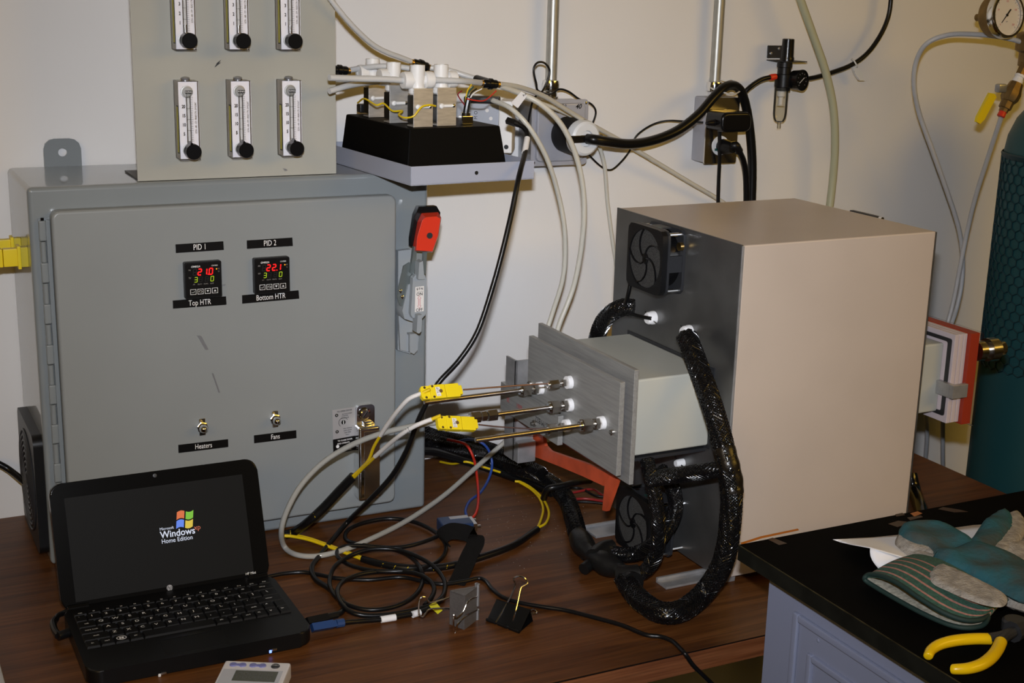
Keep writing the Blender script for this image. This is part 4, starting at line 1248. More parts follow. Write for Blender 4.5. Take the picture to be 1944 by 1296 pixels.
MB().lathe(gc - gd * 0.034, -gd, [(0, 0.009), (0.012, 0.009), (0.013, 0.006), (0.030, 0.006)], 12).build('stem', 'old_brass', GV)
RG = thing('brass_regulator', 'brass regulator body cut by the right edge, under the gauge', 'regulator', at(1956, 120, 'y', gy))
MB().lathe(at(1962, 60, 'y', gy + 0.01), (0, 0, -1), [(0, 0.018), (0.004, 0.026), (0.030, 0.026), (0.034, 0.019), (0.055, 0.019), (0.060, 0.011), (0.075, 0.011)], 28).build('regulator_body', 'old_brass', RG)
BV = thing('ball_valve', 'brass ball valve with a yellow lever, at the right edge', 'valve', at(1912, 205, 'y', gy))
va, vb = at(1904, 212, 'y', gy), at(1947, 122, 'y', gy)
vd = (vb - va).normalized()
ln_ = (vb - va).length
MB().lathe(va, vd, [(0, 0.0075), (0.006, 0.0080), (0.0062, 0.0105), (0.018, 0.0108), (0.0185, 0.0120), (0.024, 0.0150), (0.034, 0.0155), (0.044, 0.0125), (0.052, 0.0110)], 8, ).build('valve_body', 'old_brass', BV)
MB().lathe(va + vd * 0.0525, vd, [(0, 0.0088), (0.006, 0.0088), (0.0062, 0.0072), (0.010, 0.0072), (0.0102, 0.0085), (0.014, 0.0085)], 16).build('thread_tape', 'teflon', BV)
MB().lathe(va + vd * 0.066, vd, [(0, 0.009), (0.02, 0.009)], 6).build('nipple', 'old_brass', BV)
MB().lathe(va, -vd, [(0, 0.0062), (0.008, 0.0066), (0.009, 0.0055)], 16).build('push_collar', 'red_grip', BV)
hs = at(1893, 166, 'y', gy - 0.012)
MB().box(at(1900, 167, 'y', gy - 0.010), (0.018, 0.012, 0.014), 0.003).build('stem_nut', 'grey_steel', BV)
m = MB()
hp = path([(1889, 178, 'y', gy - 0.020), (1880, 176, 'y', gy - 0.022), (1876, 183, 'y', gy - 0.024), (1856, 222, 'y', gy - 0.026), (1854, 231, 'y', gy - 0.026), (1861, 235, 'y', gy - 0.026), (1869, 227, 'y', gy - 0.026), (1892, 184, 'y', gy - 0.022)])
m.prism(hp, (0.001, 0.006, 0))
m.build('lever', 'yellow_plastic', BV)
cable('gas_hose', path([(1975, 95, 'y', -0.26), (1944, 81, 'y', -0.25), (1900, 70, 'y', -0.23), (1850, 65, 'y', -0.21), (1800, 66, 'y', -0.19), (1760, 82, 'y', -0.17), (1740, 115, 'y', -0.15), (1735, 160, 'y', -0.14), (1745, 215, 'y', -0.13), (1768, 280, 'y', -0.13), (1795, 355, 'y', -0.13), (1818, 425, 'y', -0.13), (1827, 480, 'y', -0.13), (1826, 535, 'y', -0.135), (1816, 585, 'y', -0.14), (1800, 640, 'y', -0.15), (1790, 740, 'y', -0.15), (1790, 800, 'y', -0.12), (1790, 870, 'y', -0.08), (1791, 905, 'y', -0.05)]), 0.0042, 'grey_hose', 'grey hose arching over from the right edge and down past the furnace', 'hose')
cable('gas_hose', path([(1903, 216, 'y', gy), (1890, 255, 'y', -0.24), (1872, 310, 'y', -0.21), (1853, 370, 'y', -0.18), (1837, 435, 'y', -0.155), (1822, 510, 'y', -0.15), (1808, 580, 'y', -0.15), (1785, 660, 'y', -0.15), (1760, 760, 'y', -0.13), (1760, 830, 'y', -0.09), (1755, 890, 'y', -0.05)]), 0.0042, 'grey_hose', 'grey hose from the ball valve crossing the other hose', 'hose')
cable('left_fan_cord', path([(-30, 868, 'y', -0.03), (0, 881, 'y', -0.035), (20, 893, 'y', -0.04), (45, 913, 'y', -0.06), (60, 925, 'y', -0.07)]), 0.0045, 'black_rubber', 'black cord reaching the black fan guard from the left edge')

# ================================================================== FURNACE
fx0, fx1, fy0, fy1, fz0, fz1 = 0.7783, 1.0867, -0.5952, -0.2961, 0.008, 0.4493
FN = thing('box_furnace', 'beige box furnace with steel end plates, fans and a duct with aluminium flange plates', 'furnace', ((fx0 + fx1) / 2, (fy0 + fy1) / 2, 0))
MB().bx(fx0, fx1, fy0, fy1, fz0, fz1, 0.0022, 3).build('shell', 'beige_paint', FN)
MB().bx(fx0 - 0.0026, fx0 - 0.0002, fy0 + 0.0006, fy1, fz0 + 0.001, fz1 + 0.0008, 0.0006).build('steel_end_plate', 'steel_face', FN)
MB().bx(fx0 - 0.0026, fx0 + 0.0004, fy0 - 0.0012, fy0 + 0.0008, fz0 + 0.001, fz1 - 0.0005, 0.0004).build('plate_lip', 'aluminium_cut', FN)
MB().bx(fx1 + 0.0002, fx1 + 0.0026, fy0 + 0.0006, fy1, fz0 + 0.001, fz1 - 0.001, 0.0006).build('steel_end_plate', 'steel_face', FN)
hl = MB().bx(fx1 + 0.0026, fx1 + 0.010, -0.478, -0.418, fz1 - 0.012, fz1 + 0.0005, 0.001).build('edge_clip', 'grey_dark', FN)
MB().cyl((fx1 + 0.006, -0.484, fz1 - 0.002), (fx1 + 0.006, -0.478, fz1 - 0.002), 0.0028, n=12).build('clip_pin', 'chrome', hl)
# feet
for ya, yb in ((-0.579, -0.554), (-0.397, -0.362)):
    MB().bx(0.7045, 0.815, ya, yb, 0.0003, 0.0036, 0.0005).bx(0.7045, 0.815, yb - 0.004, yb, 0.0036, 0.0076, 0.0005).build('foot_rail', 'aluminium_cut', FN)
MB().bx(0.772, 0.803, -0.592, -0.580, 0.0003, 0.0076, 0.0006).build('foot_rail', 'aluminium_cut', FN)
MB().bx(1.03, 1.10, -0.579, -0.554, 0.0003, 0.0076, 0.0006).build('foot_rail', 'aluminium_cut', FN)
MB().bx(1.03, 1.10, -0.397, -0.362, 0.0003, 0.0076, 0.0006).build('foot_rail', 'aluminium_cut', FN)

def fan(cy, cz, xf, xb, s, label):
    """axial fan blowing on the steel face: front guard at xf, back flange at xb"""
    h = s / 2
    f = MB()
    sq = []
    n = 48
    for k in range(n):
        a = 2 * PI * k / n + PI / n
        c, q = math.cos(a), math.sin(a)
        r = min(h / max(abs(c), abs(q)), h * 1.30)
        sq.append((xf, cy + c * r, cz + q * r))
    ro = h * 0.90
    f.holed(sq, [(xf, cy + ro * math.cos(2 * PI * k / n + PI / n), cz + ro * math.sin(2 * PI * k / n + PI / n)) for k in range(n)], (0.0075, 0, 0))
    fo = tag(f.build('cooling_fan', 'black_plastic', FN), label)
    MB().lathe((xf + 0.0022, cy, cz), X, [(0, ro * 0.995), (0.004, ro * 0.995)], 40).build('foam_filter', 'filter_foam', fo)
    m = MB()
    for k in range(5):
        pts = []
        for j in range(7):
            t = j / 6
            a = 2 * PI * k / 5 + 0.3 + 1.15 * t
            r = h * (0.10 + 0.83 * t)
            pts.append((xf + 0.0012, cy + r * math.cos(a), cz + r * math.sin(a)))
        m.tube(pts, 0.0014, 6, per=3)
    m.build('spiral_ribs', 'black_satin', fo)
    MB().lathe((xf + 0.003, cy, cz), (-1, 0, 0), [(0, h * 0.17), (0.002, h * 0.17), (0.0028, h * 0.12)], 20).build('hub', 'black_satin', fo)
    # body: two flanges, four corner posts, motor barrel and a solid middle in each side
    m = MB()
    x1, x2 = xf + 0.0085, xb
    for xa, xc in ((x1, x1 + 0.0035), (x2 - 0.004, x2)):
        sq2 = [(xa, cy + max(-h, min(h, (p[1] - cy) * 1.0)), cz + max(-h, min(h, (p[2] - cz)))) for p in sq]
        m.holed(sq2, [(xa, p[1], p[2]) for p in [(xf, cy + ro * math.cos(2 * PI * k / n + PI / n), cz + ro * math.sin(2 * PI * k / n + PI / n)) for k in range(n)]], (xc - xa, 0, 0))
    for sy in (-1, 1):
        m.bx(x1 + 0.003, x2 - 0.0035, cy + sy * h * 0.98 - sy * 0.004, cy + sy * h * 0.98, cz - h * 0.28, cz + h * 0.22)
    m.bx(x1 + 0.003, x2 - 0.0035, cy - h * 0.3, cy + h * 0.3, cz + h * 0.93, cz + h * 0.98)
    m.bx(x1 + 0.003, x2 - 0.0035, cy - h * 0.3, cy + h * 0.3, cz - h * 0.98, cz - h * 0.93)
    m.build('fan_frame', 'grey_dark', fo)
    MB().lathe((x1 + 0.0004, cy, cz), X, [(0, ro * 1.0), (x2 - x1 - 0.0006, ro * 1.0)], 36, False, False).build('venturi', 'black_satin', fo)
    for sy, sz in ((-1, 1), (-1, -1), (1, 1), (1, -1)):
        MB().cyl((x1 + 0.003, cy + sy * h * 0.86, cz + sz * h * 0.86), (x2 - 0.003, cy + sy * h * 0.86, cz + sz * h * 0.86), 0.0024, n=10).build('fan_screw', 'chrome', fo)
    MB().cyl((x2 - 0.009, cy - h * 0.93, cz + h * 0.5), (x2 - 0.004, cy - h * 0.93, cz + h * 0.5), 0.0055, n=14).build('brass_boss', 'brass', fo)
    MB().cyl((xf + 0.013, cy - h * 0.25, cz + h * 0.985), (xf + 0.013, cy - h * 0.25, cz + h * 0.992), 0.0045, n=14).build('green_sticker', 'green_wire', fo)
fan(-0.4305, 0.4045, 0.7400, 0.7755, 0.0865, 'upper black cooling fan')
fan(-0.4720, 0.0500, 0.7150, 0.7555, 0.0840, 'lower black cooling fan behind the cables')
for sy in (-0.505, -0.44):
    for sz in (0.018, 0.082):
        MB().cyl((0.7555, sy, sz), (0.7758, sy, sz), 0.0025, n=8).build('standoff', 'chrome', FN)

# two white ceramic bushings on the face, a small lower one imitates a reflection
for y_, z_ in ((-0.407, 0.316), (-0.495, 0.317), (-0.497, 0.137)):
    q_ = 1.0 if z_ > 0.2 else 0.6
    b = MB().lathe((0.7757, y_, z_), (-1, 0, 0), [(0, 0.0092 * q_), (0.004, 0.0095 * q_), (0.006, 0.0088 * q_), (0.010, 0.0086 * q_), (0.0125, 0.0068 * q_), (0.0125, 0.003 * q_)], 20).build('bushing_and_glint', 'teflon', FN)
    MB().tube([(0.770, y_ + 0.014, z_ + 0.006), (0.7685, y_, z_ + 0.001), (0.770, y_ - 0.014, z_ - 0.004)], 0.0011, 6).build('wire_clip', 'chrome', b)

# duct passing through the box
dy0, dy1, dz0, dz1 = -0.5515, -0.3455, 0.1785, 0.2790
d1 = MB().bx(0.6485, fx0 - 0.0028, dy0, dy1, dz0, dz1, 0.003, 3).build('duct', 'duct_paint', FN)
MB().holed([(fx0 - 0.0027, y, z) for y, z in ((dy0 - 0.004, dz0 - 0.004), (dy1 + 0.004, dz0 - 0.004), (dy1 + 0.004, dz1 + 0.004), (dy0 - 0.004, dz1 + 0.004))],
           [(fx0 - 0.0027, y, z) for y, z in ((dy0 - 0.0005, dz0 - 0.0005), (dy1 + 0.0005, dz0 - 0.0005), (dy1 + 0.0005, dz1 + 0.0005), (dy0 - 0.0005, dz1 + 0.0005))], (-0.0014, 0, 0)).build('duct_gap', 'grey_dark', FN)  # dark frame put in for the shaded cutout gap round the duct
MB().bx(0.655, 0.774, -0.548, -0.35, 0.1700, 0.1745, 0.0005).build('duct_rail', 'grey_dark', FN)
MB().bx(fx1 + 0.003, 1.166, dy0, dy1, dz0, dz1, 0.003, 3).build('duct', 'duct_paint', FN)
# left flange: two plates with a red gasket between
py0, py1, pz0, pz1 = -0.5765, -0.3225, 0.1520, 0.3005
MB().bx(0.6420, 0.6485, py0, py1, pz0, pz1, 0.0007).build('flange_plate', 'aluminium', FN)
MB().bx(0.6325, 0.6418, -0.5560, -0.336, 0.1580, 0.2740, 0.0006).build('gasket', 'dark_gasket', FN)
MB().bx(0.6250, 0.6323, -0.5725, -0.3280, 0.1645, 0.2855, 0.0007).build('cover_plate', 'aluminium', FN)
PX = 0.6250
def screw(y_, z_, x=PX):
    s = MB().lathe((x, y_, z_), (-1, 0, 0), [(0, 0.0040), (0.0035, 0.0040), (0.004, 0.0034), (0.004, 0.0018), (0.002, 0.0016)], 14)
    s.build('cap_screw', 'stainless', FN)
for y_, z_ in ((-0.3375, 0.2195), (-0.561, 0.219)):
    screw(y_, z_)

def fitting(y_, z_, rod_len, rr=0.0031, big=True):
    """white tape, two hex nuts and a steel rod standing out from the cover plate"""
    f = MB().lathe((PX, y_, z_), (-1, 0, 0), [(0, 0.0088), (0.0062, 0.0084)], 20).build('compression_fitting', 'teflon', FN)
    k = 1.0 if big else 0.66
    MB().lathe((PX - 0.006, y_, z_), (-1, 0, 0), [(0, 0.0068 * k), (0.0005, 0.0074 * k), (0.0065, 0.0074 * k), (0.007, 0.0066 * k)], 6).build('hex_body', 'stainless', f, ang=20)
    MB().lathe((PX - 0.013, y_, z_), (-1, 0, 0), [(0, 0.0046 * k), (0.006, 0.0046 * k)], 16).build('neck', 'stainless', f)
    MB().lathe((PX - 0.018, y_, z_), (-1, 0, 0), [(0, 0.0082 * k), (0.0006, 0.0088 * k), (0.0125, 0.0088 * k), (0.0132, 0.0078 * k)], 6).build('hex_nut', 'stainless', f, ang=20)
    MB().lathe((PX - 0.031, y_, z_), (-1, 0, 0), [(0, 0.0060 * k), (0.003, 0.0058 * k)], 16).build('ferrule', 'chrome', f)
    if rod_len:
        MB().lathe((PX - 0.030, y_, z_), (-1, 0, -0.004), [(0, rr), (rod_len - 0.0305, rr), (rod_len - 0.030, rr * 0.8)], 16).build('rod', 'rod_steel', f)
    return f
fitting(-0.3697, 0.2223, 0.1724)
fitting(-0.5361, 0.2234, 0.1764)
fc = fitting(-0.4527, 0.2226, 0.118)
# union at the end of the middle rod
ux = PX - 0.108
MB().lathe((ux, -0.4527, 0.2222), (-1, 0, 0), [(0, 0.0072), (0.0006, 0.0080), (0.0125, 0.0080), (0.013, 0.007)], 6).lathe((ux - 0.0135, -0.4527, 0.2222), (-1, 0, 0), [(0, 0.0052), (0.002, 0.0052), (0.002, 0.0070), (0.008, 0.0070), (0.008, 0.0052), (0.010, 0.0052)], 6).lathe((ux - 0.0235, -0.4527, 0.2222), (-1, 0, 0), [(0, 0.0072), (0.0006, 0.0080), (0.0125, 0.0080), (0.013, 0.007)], 6).build('union', 'stainless', fc, ang=20)
fb = fitting(-0.4491, 0.2523, 0, big=False)
MB().tube([(PX - 0.005, -0.4491, 0.2523), (0.55, -0.4491, 0.2560), (0.472, -0.4491, 0.2590)], 0.0011, 8).build('probe', 'probe_dark', fb)
fe = fitting(-0.4478, 0.1929, 0, big=False)
MB().tube([(PX - 0.005, -0.4478, 0.1929), (0.575, -0.4510, 0.1955), (0.52, -0.458, 0.2070), (0.487, -0.4645, 0.2160)], 0.0010, 8).build('probe', 'probe_dark', fe)

# angle leg, marked bar and orange strap
MB().bx(0.6230, 0.6262, -0.2950, -0.2640, 0.0930, 0.2410, 0.0004).bx(0.6230, 0.6540, -0.2950, -0.2918, 0.0930, 0.2410, 0.0004).build('angle_leg', 'aluminium_cut', FN)
MB().bx(0.6235, 0.652, -0.3080, -0.2952, 0.0930, 0.1240, 0.0015).build('leg_block', 'aluminium_cut', FN)
br = MB().bx(0.6150, 0.6228, -0.4380, -0.2650, 0.1630, 0.2035, 0.0006).build('marked_bar', 'aluminium', FN)
t = MB()
for k, (s_, y_) in enumerate((('ASTM B22', -0.395), )):
    t.text(s_, 0.0115, (0.6147, y_, 0.1815), (0, 1, 0), (0, 0, -1), 0.85)
t.build('stamped_lettering', 'print_black', br)
for s_, y_ in (('6061', -0.325), ('20', -0.290)):
    MB().text(s_, 0.0095, (0.6147, y_, 0.1840), (0, 1, 0), (0, 0, -1), 0.9).build('red_lettering', 'print_red', br)
for y_ in (-0.372, -0.415):
    MB().lathe((0.615, y_, 0.174), (-1, 0, 0), [(0, 0.0052), (0.002, 0.0048), (0.002, 0.0026), (0.006, 0.0024)], 10).build('bolt', 'stainless', br)
m = MB()
sx = 0.658
def sp(u, v, x=sx):
    return at(u, v, 'x', x)
m.prism([sp(1000, 824), sp(1000, 863), sp(1022, 869), sp(1060, 884), sp(1105, 903), sp(1146, 922), sp(1160, 912), sp(1160, 902), sp(1120, 882), sp(1080, 868), sp(1044, 856), sp(1034, 846), sp(1030, 824)], (0.005, 0, 0))
m.prism([sp(1161, 900, sx - 0.003), sp(1171, 911, sx - 0.003), sp(1150, 970, sx - 0.003), sp(1143, 968, sx - 0.003), sp(1148, 918, sx - 0.003)], (0.006, 0, 0))
m.build('orange_strap', 'orange_paint', FN)

# right end: acrylic frames, red gasket, clear end plate with a steel fitting
for xa, xb, mm, nm in ((1.1660, 1.1735, 'pink_acrylic', 'acrylic_frame'), (1.1745, 1.1815, 'pink_acrylic', 'acrylic_frame'), (1.1825, 1.1890, 'pink_acrylic', 'acrylic_frame')):
    MB().bx(xa, xb, py0 + 0.006, py1, 0.166, 0.2950, 0.0008).build(nm, mm, FN)
MB().bx(1.1893, 1.2060, py0, py1, 0.163, 0.2960, 0.0008).build('gasket', 'red_silicone', FN)
MB().bx(1.2065, 1.2120, py0 - 0.002, py1, 0.160, 0.2960, 0.0006).build('end_plate', 'acrylic', FN)
MB().holed([(1.1655, y, z) for y, z in rrect(-0.566, -0.33, 0.176, 0.288, 0.003, 3)], [(1.1655, y, z) for y, z in rrect(-0.5595, -0.337, 0.182, 0.283, 0.003, 3)], (-0.0016, 0, 0)).build('seal_strip', 'grey_dark', FN)
MB().bx(1.158, 1.186, -0.5850, -0.5775, 0.2065, 0.2260, 0.0008).bx(1.158, 1.166, -0.5775, -0.5520, 0.2065, 0.2260, 0.0008).build('frame_clip', 'aluminium_cut', FN)
MB().lathe((1.2122, -0.566, 0.2660), X, [(0, 0.014), (0.012, 0.014), (0.012, 0.0105), (0.020, 0.0105), (0.020, 0.0165), (0.036, 0.0165), (0.040, 0.013), (0.050, 0.011)], 24).build('end_fitting', 'stainless', FN)

# ================================================================== SLEEVED CABLES
def sleeve(pl, r, label, m='braid', cores=6, name='cable_sleeve', group=None):
    """braided sleeve whose skin shows the round cores inside it"""
    P = catmull(path(pl), 10)
    mb = MB()
    n = 42
    a = None
    rings = []
    for i, p in enumerate(P):
        t = (P[min(i + 1, len(P) - 1)] - P[max(i - 1, 0)]).normalized()
        if a is None:
            a = t.cross(Z).normalized() if abs(t.z) < 0.9 else t.orthogonal().normalized()
        a = (a - t * a.dot(t)).normalized()
        b = t.cross(a)
        tw = i * 0.035
        rings.append([mb.bm.verts.new(p + (a * math.cos(2 * PI * k / n) + b * math.sin(2 * PI * k / n)) * r *
                      (0.82 + 0.20 * abs(math.cos(cores * (2 * PI * k / n + tw) / 2)))) for k in range(n)])
    FR = [[v.co.copy() for v in rg] for rg in rings]
    uvl = mb.bm.loops.layers.uv.new('UVMap')
    run = [0.0]
    for i in range(1, len(P)):
        run.append(run[-1] + (P[i] - P[i - 1]).length / 0.0016)
    mb.skin(rings)
    idx = {v: (i, k) for i, rg in enumerate(rings) for k, v in enumerate(rg)}
    for f in mb.bm.faces:
        ks = [idx[l.vert][1] for l in f.loops]
        wrap = max(ks) - min(ks) > n / 2
        for l in f.loops:
            i, k = idx[l.vert]
            l[uvl].uv = (((k + n) if wrap and k < n / 2 else k) / n * 44.0, run[i])
    so_ = tag(mb.build(name, m, ang=80), label, 'cable', group)
    st = MB()
    ns = max(10, int(r * 1250))
    for sg in (1, -1):
        for q in range(ns):
            pts = []
            L_ = run[-1] * 0.0016
            nn = int(L_ / 0.0030)
            j = 0
            for w in range(nn + 1):
                d_ = L_ * w / nn / 0.0016
                while j < len(run) - 2 and run[j + 1] < d_:
                    j += 1
                f = (d_ - run[j]) / max(1e-9, run[j + 1] - run[j])
                f = min(1, max(0, f))
                ph = q / ns + sg * (L_ * w / nn) / (r * 5.6)
                fr_ = (ph % 1.0) * n
                k0 = int(fr_) % n
                k1 = (k0 + 1) % n
                g = fr_ - int(fr_)
                a_ = FR[j][k0].lerp(FR[j][k1], g)
                b_ = FR[j + 1][k0].lerp(FR[j + 1][k1], g)
                c_ = P[j].lerp(P[j + 1], f)
                p_ = a_.lerp(b_, f)
                pts.append(c_ + (p_ - c_) * 1.02 + (p_ - c_).normalized() * (0.00022 + 0.0002 * (1 if (w + q) % 2 else 0)))
            st.tube(pts, 0.00042, 4, smooth=False)
    if m == 'braid':
        stuff = tag(st.build('braid_strands', 'strand', so_, ang=80, recalc=False), kind='stuff')
    else:
        st.bm.free()
    return so_

sleeve([(0.528, -0.060, 0.075), (812, 836, 'y', -0.060), (868, 851, 'y', -0.065), (930, 868, 'y', -0.085), (988, 889, 'z', 0.022), (1042, 914, 'z', 0.016), (1074, 945, 'z', 0.015), (1089, 985, 'z', 0.015), (1099, 1020, 'z', 0.015), (1118, 1048, 'z', 0.017)], 0.0125, 'fat braided black sleeve running from behind the cabinet to the taped junction')
sleeve([(0.528, -0.035, 0.105), (812, 822, 'y', -0.035), (870, 836, 'y', -0.040), (930, 852, 'z', 0.030), (985, 876, 'z', 0.030), (1030, 900, 'z', 0.030)], 0.0105, 'upper black sleeve put in for the mostly shadow mass by the wall beside the cabinet')  # added sleeve: stands for a dark mass that is mostly shadow
sleeve([(0.528, -0.085, 0.045), (812, 856, 'y', -0.085), (860, 868, 'y', -0.09), (915, 885, 'y', -0.10), (965, 903, 'z', 0.006), (1010, 918, 'z', 0.006), (1048, 936, 'z', 0.008)], 0.0062, 'slim black spiral sleeve under the fat one on the table', 'black_rubber', 4)
# taped junction
J = thing('taped_cable_junction', 'lumpy tape wrapped junction of black sleeves lying on the table', 'cable junction', at(1140, 1070, 'z', 0.0))
MB().tube(zpath([(1098, 1018, 0.016), (1112, 1040, 0.018), (1130, 1058, 0.019), (1155, 1072, 0.019), (1180, 1085, 0.019), (1200, 1108, 0.017)]), lambda t: 0.0135 + 0.0026 * math.sin(t * 14), 20, per=8).build('main_wrap', 'joint_tape', J)
MB().tube(zpath([(1128, 1058, 0.022), (1145, 1044, 0.024), (1162, 1040, 0.024)]), 0.0125, 16).build('branch_wrap', 'joint_tape', J)
MB().tube(zpath([(1175, 1088, 0.022), (1196, 1090, 0.024), (1212, 1088, 0.025)]), 0.0120, 16).build('branch_wrap', 'joint_tape', J)
MB().tube(zpath([(1108, 1080, 0.010), (1118, 1072, 0.012), (1130, 1066, 0.012)]), 0.008, 12).build('tail_wrap', 'joint_tape', J)

sleeve([(1185, 1098, 'z', 0.017), (1215, 1138, 'z', 0.015), (1250, 1160, 'z', 0.015), (1290, 1160, 'z', 0.016), (1332, 1130, 'z', 0.022), (1364, 1085, 'y', -0.662), (1382, 1030, 'y', -0.668), (1387, 980, 'y', -0.668), (1388, 930, 'y', -0.664), (1380, 875, 'y', -0.655), (1362, 805, 'y', -0.628), (1340, 735, 'y', -0.592), (1318, 675, 'y', -0.553), (1303, 638, 'y', -0.522)], 0.0132, 'long braided sleeve looping from the junction up to the right white bushing', cores=7)
m = MB().tube(path([(1390, 935, 'y', -0.6645), (1389, 912, 'y', -0.661), (1382, 880, 'y', -0.656), (1374, 850, 'y', -0.646)]), lambda t: 0.0141 + 0.0004 * math.sin(t * 22), 20)
tag(m.build('tape_wrap', 'wrap_tape'), 'shiny brown-black tape round the long sleeve in front of the beige panel', 'tape')
sleeve([(1380, 890, 'y', -0.655), (1345, 893, 'y', -0.640), (1300, 899, 'y', -0.610), (1262, 905, 'y', -0.590), (1230, 912, 'y', -0.575)], 0.0098, 'short braided sleeve branching left from the brown tape under the duct', cores=5)
sleeve([(1203, 1090, 'z', 0.024), (1225, 1082, 'z', 0.026), (1246, 1050, 'y', -0.575), (1250, 1000, 'y', -0.580), (1245, 950, 'y', -0.575), (1236, 905, 'y', -0.565), (1228, 872, 'y', -0.550)], 0.0090, 'braided sleeve rising from the junction in front of the lower fan to the duct', cores=5)
sleeve([(1150, 1043, 'z', 0.024), (1180, 1052, 'z', 0.020), (1215, 1048, 'z', 0.024), (1248, 1025, 'y', -0.540), (1276, 985, 'y', -0.530), (1283, 950, 'y', -0.525), (1272, 915, 'y', -0.520), (1252, 890, 'y', -0.515)], 0.0098, 'braided sleeve curling from the junction round behind the lower fan', cores=5)
sleeve([(1204, 584, 'y', -0.385), (1183, 583, 'y', -0.375), (1160, 594, 'y', -0.36), (1143, 615, 'y', -0.34), (1132, 650, 'y', -0.32), (1135, 700, 'y', -0.31)], 0.0115, 'braided sleeve arching behind the duct below the upper fan', cores=6)
cable('fan_lead', path([(1197, 535, 'x', 0.752), (1192, 560, 'x', 0.745), (1186, 580, 'x', 0.735)]), 0.0030, 'black_rubber', 'short black lead from the upper fan into the arching sleeve')
cable('sensor_lead', path([(1192, 594, 'y', -0.385), (1215, 600, 'y', -0.40), (1236, 604, 'x', 0.765)]), 0.0026, 'black_rubber', 'short black lead from the arching sleeve to the left white bushing')
cable('strap_loop', zpath([(1032, 945, 0.010), (1040, 928, 0.030), (1065, 922, 0.034), (1095, 915, 0.032), (1120, 912, 0.020)]), 0.0050, 'black_rubber', 'black tie loop round the fat sleeve near the orange strap')
for k, (pl, mm) in enumerate((([(1075, 938, .010), (1100, 932, .012), (1125, 928, .013), (1142, 938, .012), (1160, 948, .01)], 'fan_red'), ([(1080, 948, .008), (1110, 946, .008), (1140, 950, .008), (1165, 958, .008)], 'fan_red'), ([(1060, 928, .012), (1100, 926, .012), (1130, 940, .012), (1165, 944, .01)], 'label_black'), ([(1082, 952, .006), (1112, 952, .006), (1145, 955, .006)], 'label_black'))):
    cable('fan_wire', zpath(pl), 0.0020, mm, ('upper red fan wire lying behind the orange strap', 'lower red fan wire lying behind the orange strap', 'upper black fan wire beside the red ones', 'lower black fan wire beside the red ones')[k], 'wire')
cable('floor_sleeve', path([(1728, 900, 'y', -0.42), (1737, 935, 'y', -0.44), (1748, 965, 'z', 0.012), (1756, 995, 'z', 0.010)]), 0.0105, 'braid', 'black sleeve end showing behind the right edge of the furnace')

# ================================================================== THERMOCOUPLES
u1 = Vector((0, 0.6, 0.8))
plug('thermocouple_connector', 'upper yellow thermocouple connector, marked 1 TOP, on a thin steel probe', (0.4195, -0.4491, 0.2600), (1, 0, -0.03), u1, 0.046, '1 TOP', 'yellow connectors on the probes', 0.0092, 0.0045)
plug('thermocouple_connector', 'lower yellow thermocouple connector, marked 2 BOTTOM, beside the steel union', (0.4330, -0.4700, 0.2262), (1, 0.03, -0.17), u1, 0.046, '2 BOT', 'yellow connectors on the probes', 0.0092, 0.0045)

def tc_cable(white, yellow, label, txt):
    W_ = path(white)
    Y_ = path(yellow)
    t = thing('thermocouple_cable', label, 'cable', W_[0])
    MB().tube([W_[0] + (W_[0] - W_[1]).normalized() * 0.012] + W_[:1] + [W_[0] + (W_[1] - W_[0]) * 0.3], 0.0022, 10).build('bare_end', 'yellow_wire', t)
    sl = MB().tube(W_, 0.0028, 12).build('white_sleeve', 'white_sleeve', t)
    MB().tube(Y_, 0.0021, 10).build('yellow_lead', 'yellow_wire', t)
    mid = W_[len(W_) // 2]
    d = (W_[len(W_) // 2 + 1] - W_[len(W_) // 2 - 1]).normalized()
    nrm = Vector((0, -0.85, 0.53))
    up_ = d.cross(nrm)
    MB().text(txt, 0.0085, mid + nrm * 0.0031, d, up_ * -1, 0.85).build('lettering', 'print_grey', sl)
tc_cable([(800, 746, 'y', -0.449), (776, 757, 'y', -0.442), (756, 778, 'y', -0.425), (738, 802, 'y', -0.40), (722, 826, 'y', -0.375)],
         [(723, 825, 'y', -0.376), (710, 847, 'y', -0.355), (700, 872, 'y', -0.335), (686, 888, 'y', -0.315), (670, 903, 'y', -0.300)], 'white sleeved yellow thermocouple cable from the upper connector', '1 TOP')
tc_cable([(820, 795, 'y', -0.465), (790, 807, 'y', -0.455), (762, 824, 'y', -0.435), (737, 844, 'y', -0.40), (712, 866, 'y', -0.365)],
         [(713, 865, 'y', -0.366), (700, 878, 'y', -0.345), (688, 889, 'y', -0.325), (673, 905, 'y', -0.304)], 'white sleeved yellow thermocouple cable from the lower connector', '2 BOTTOM')

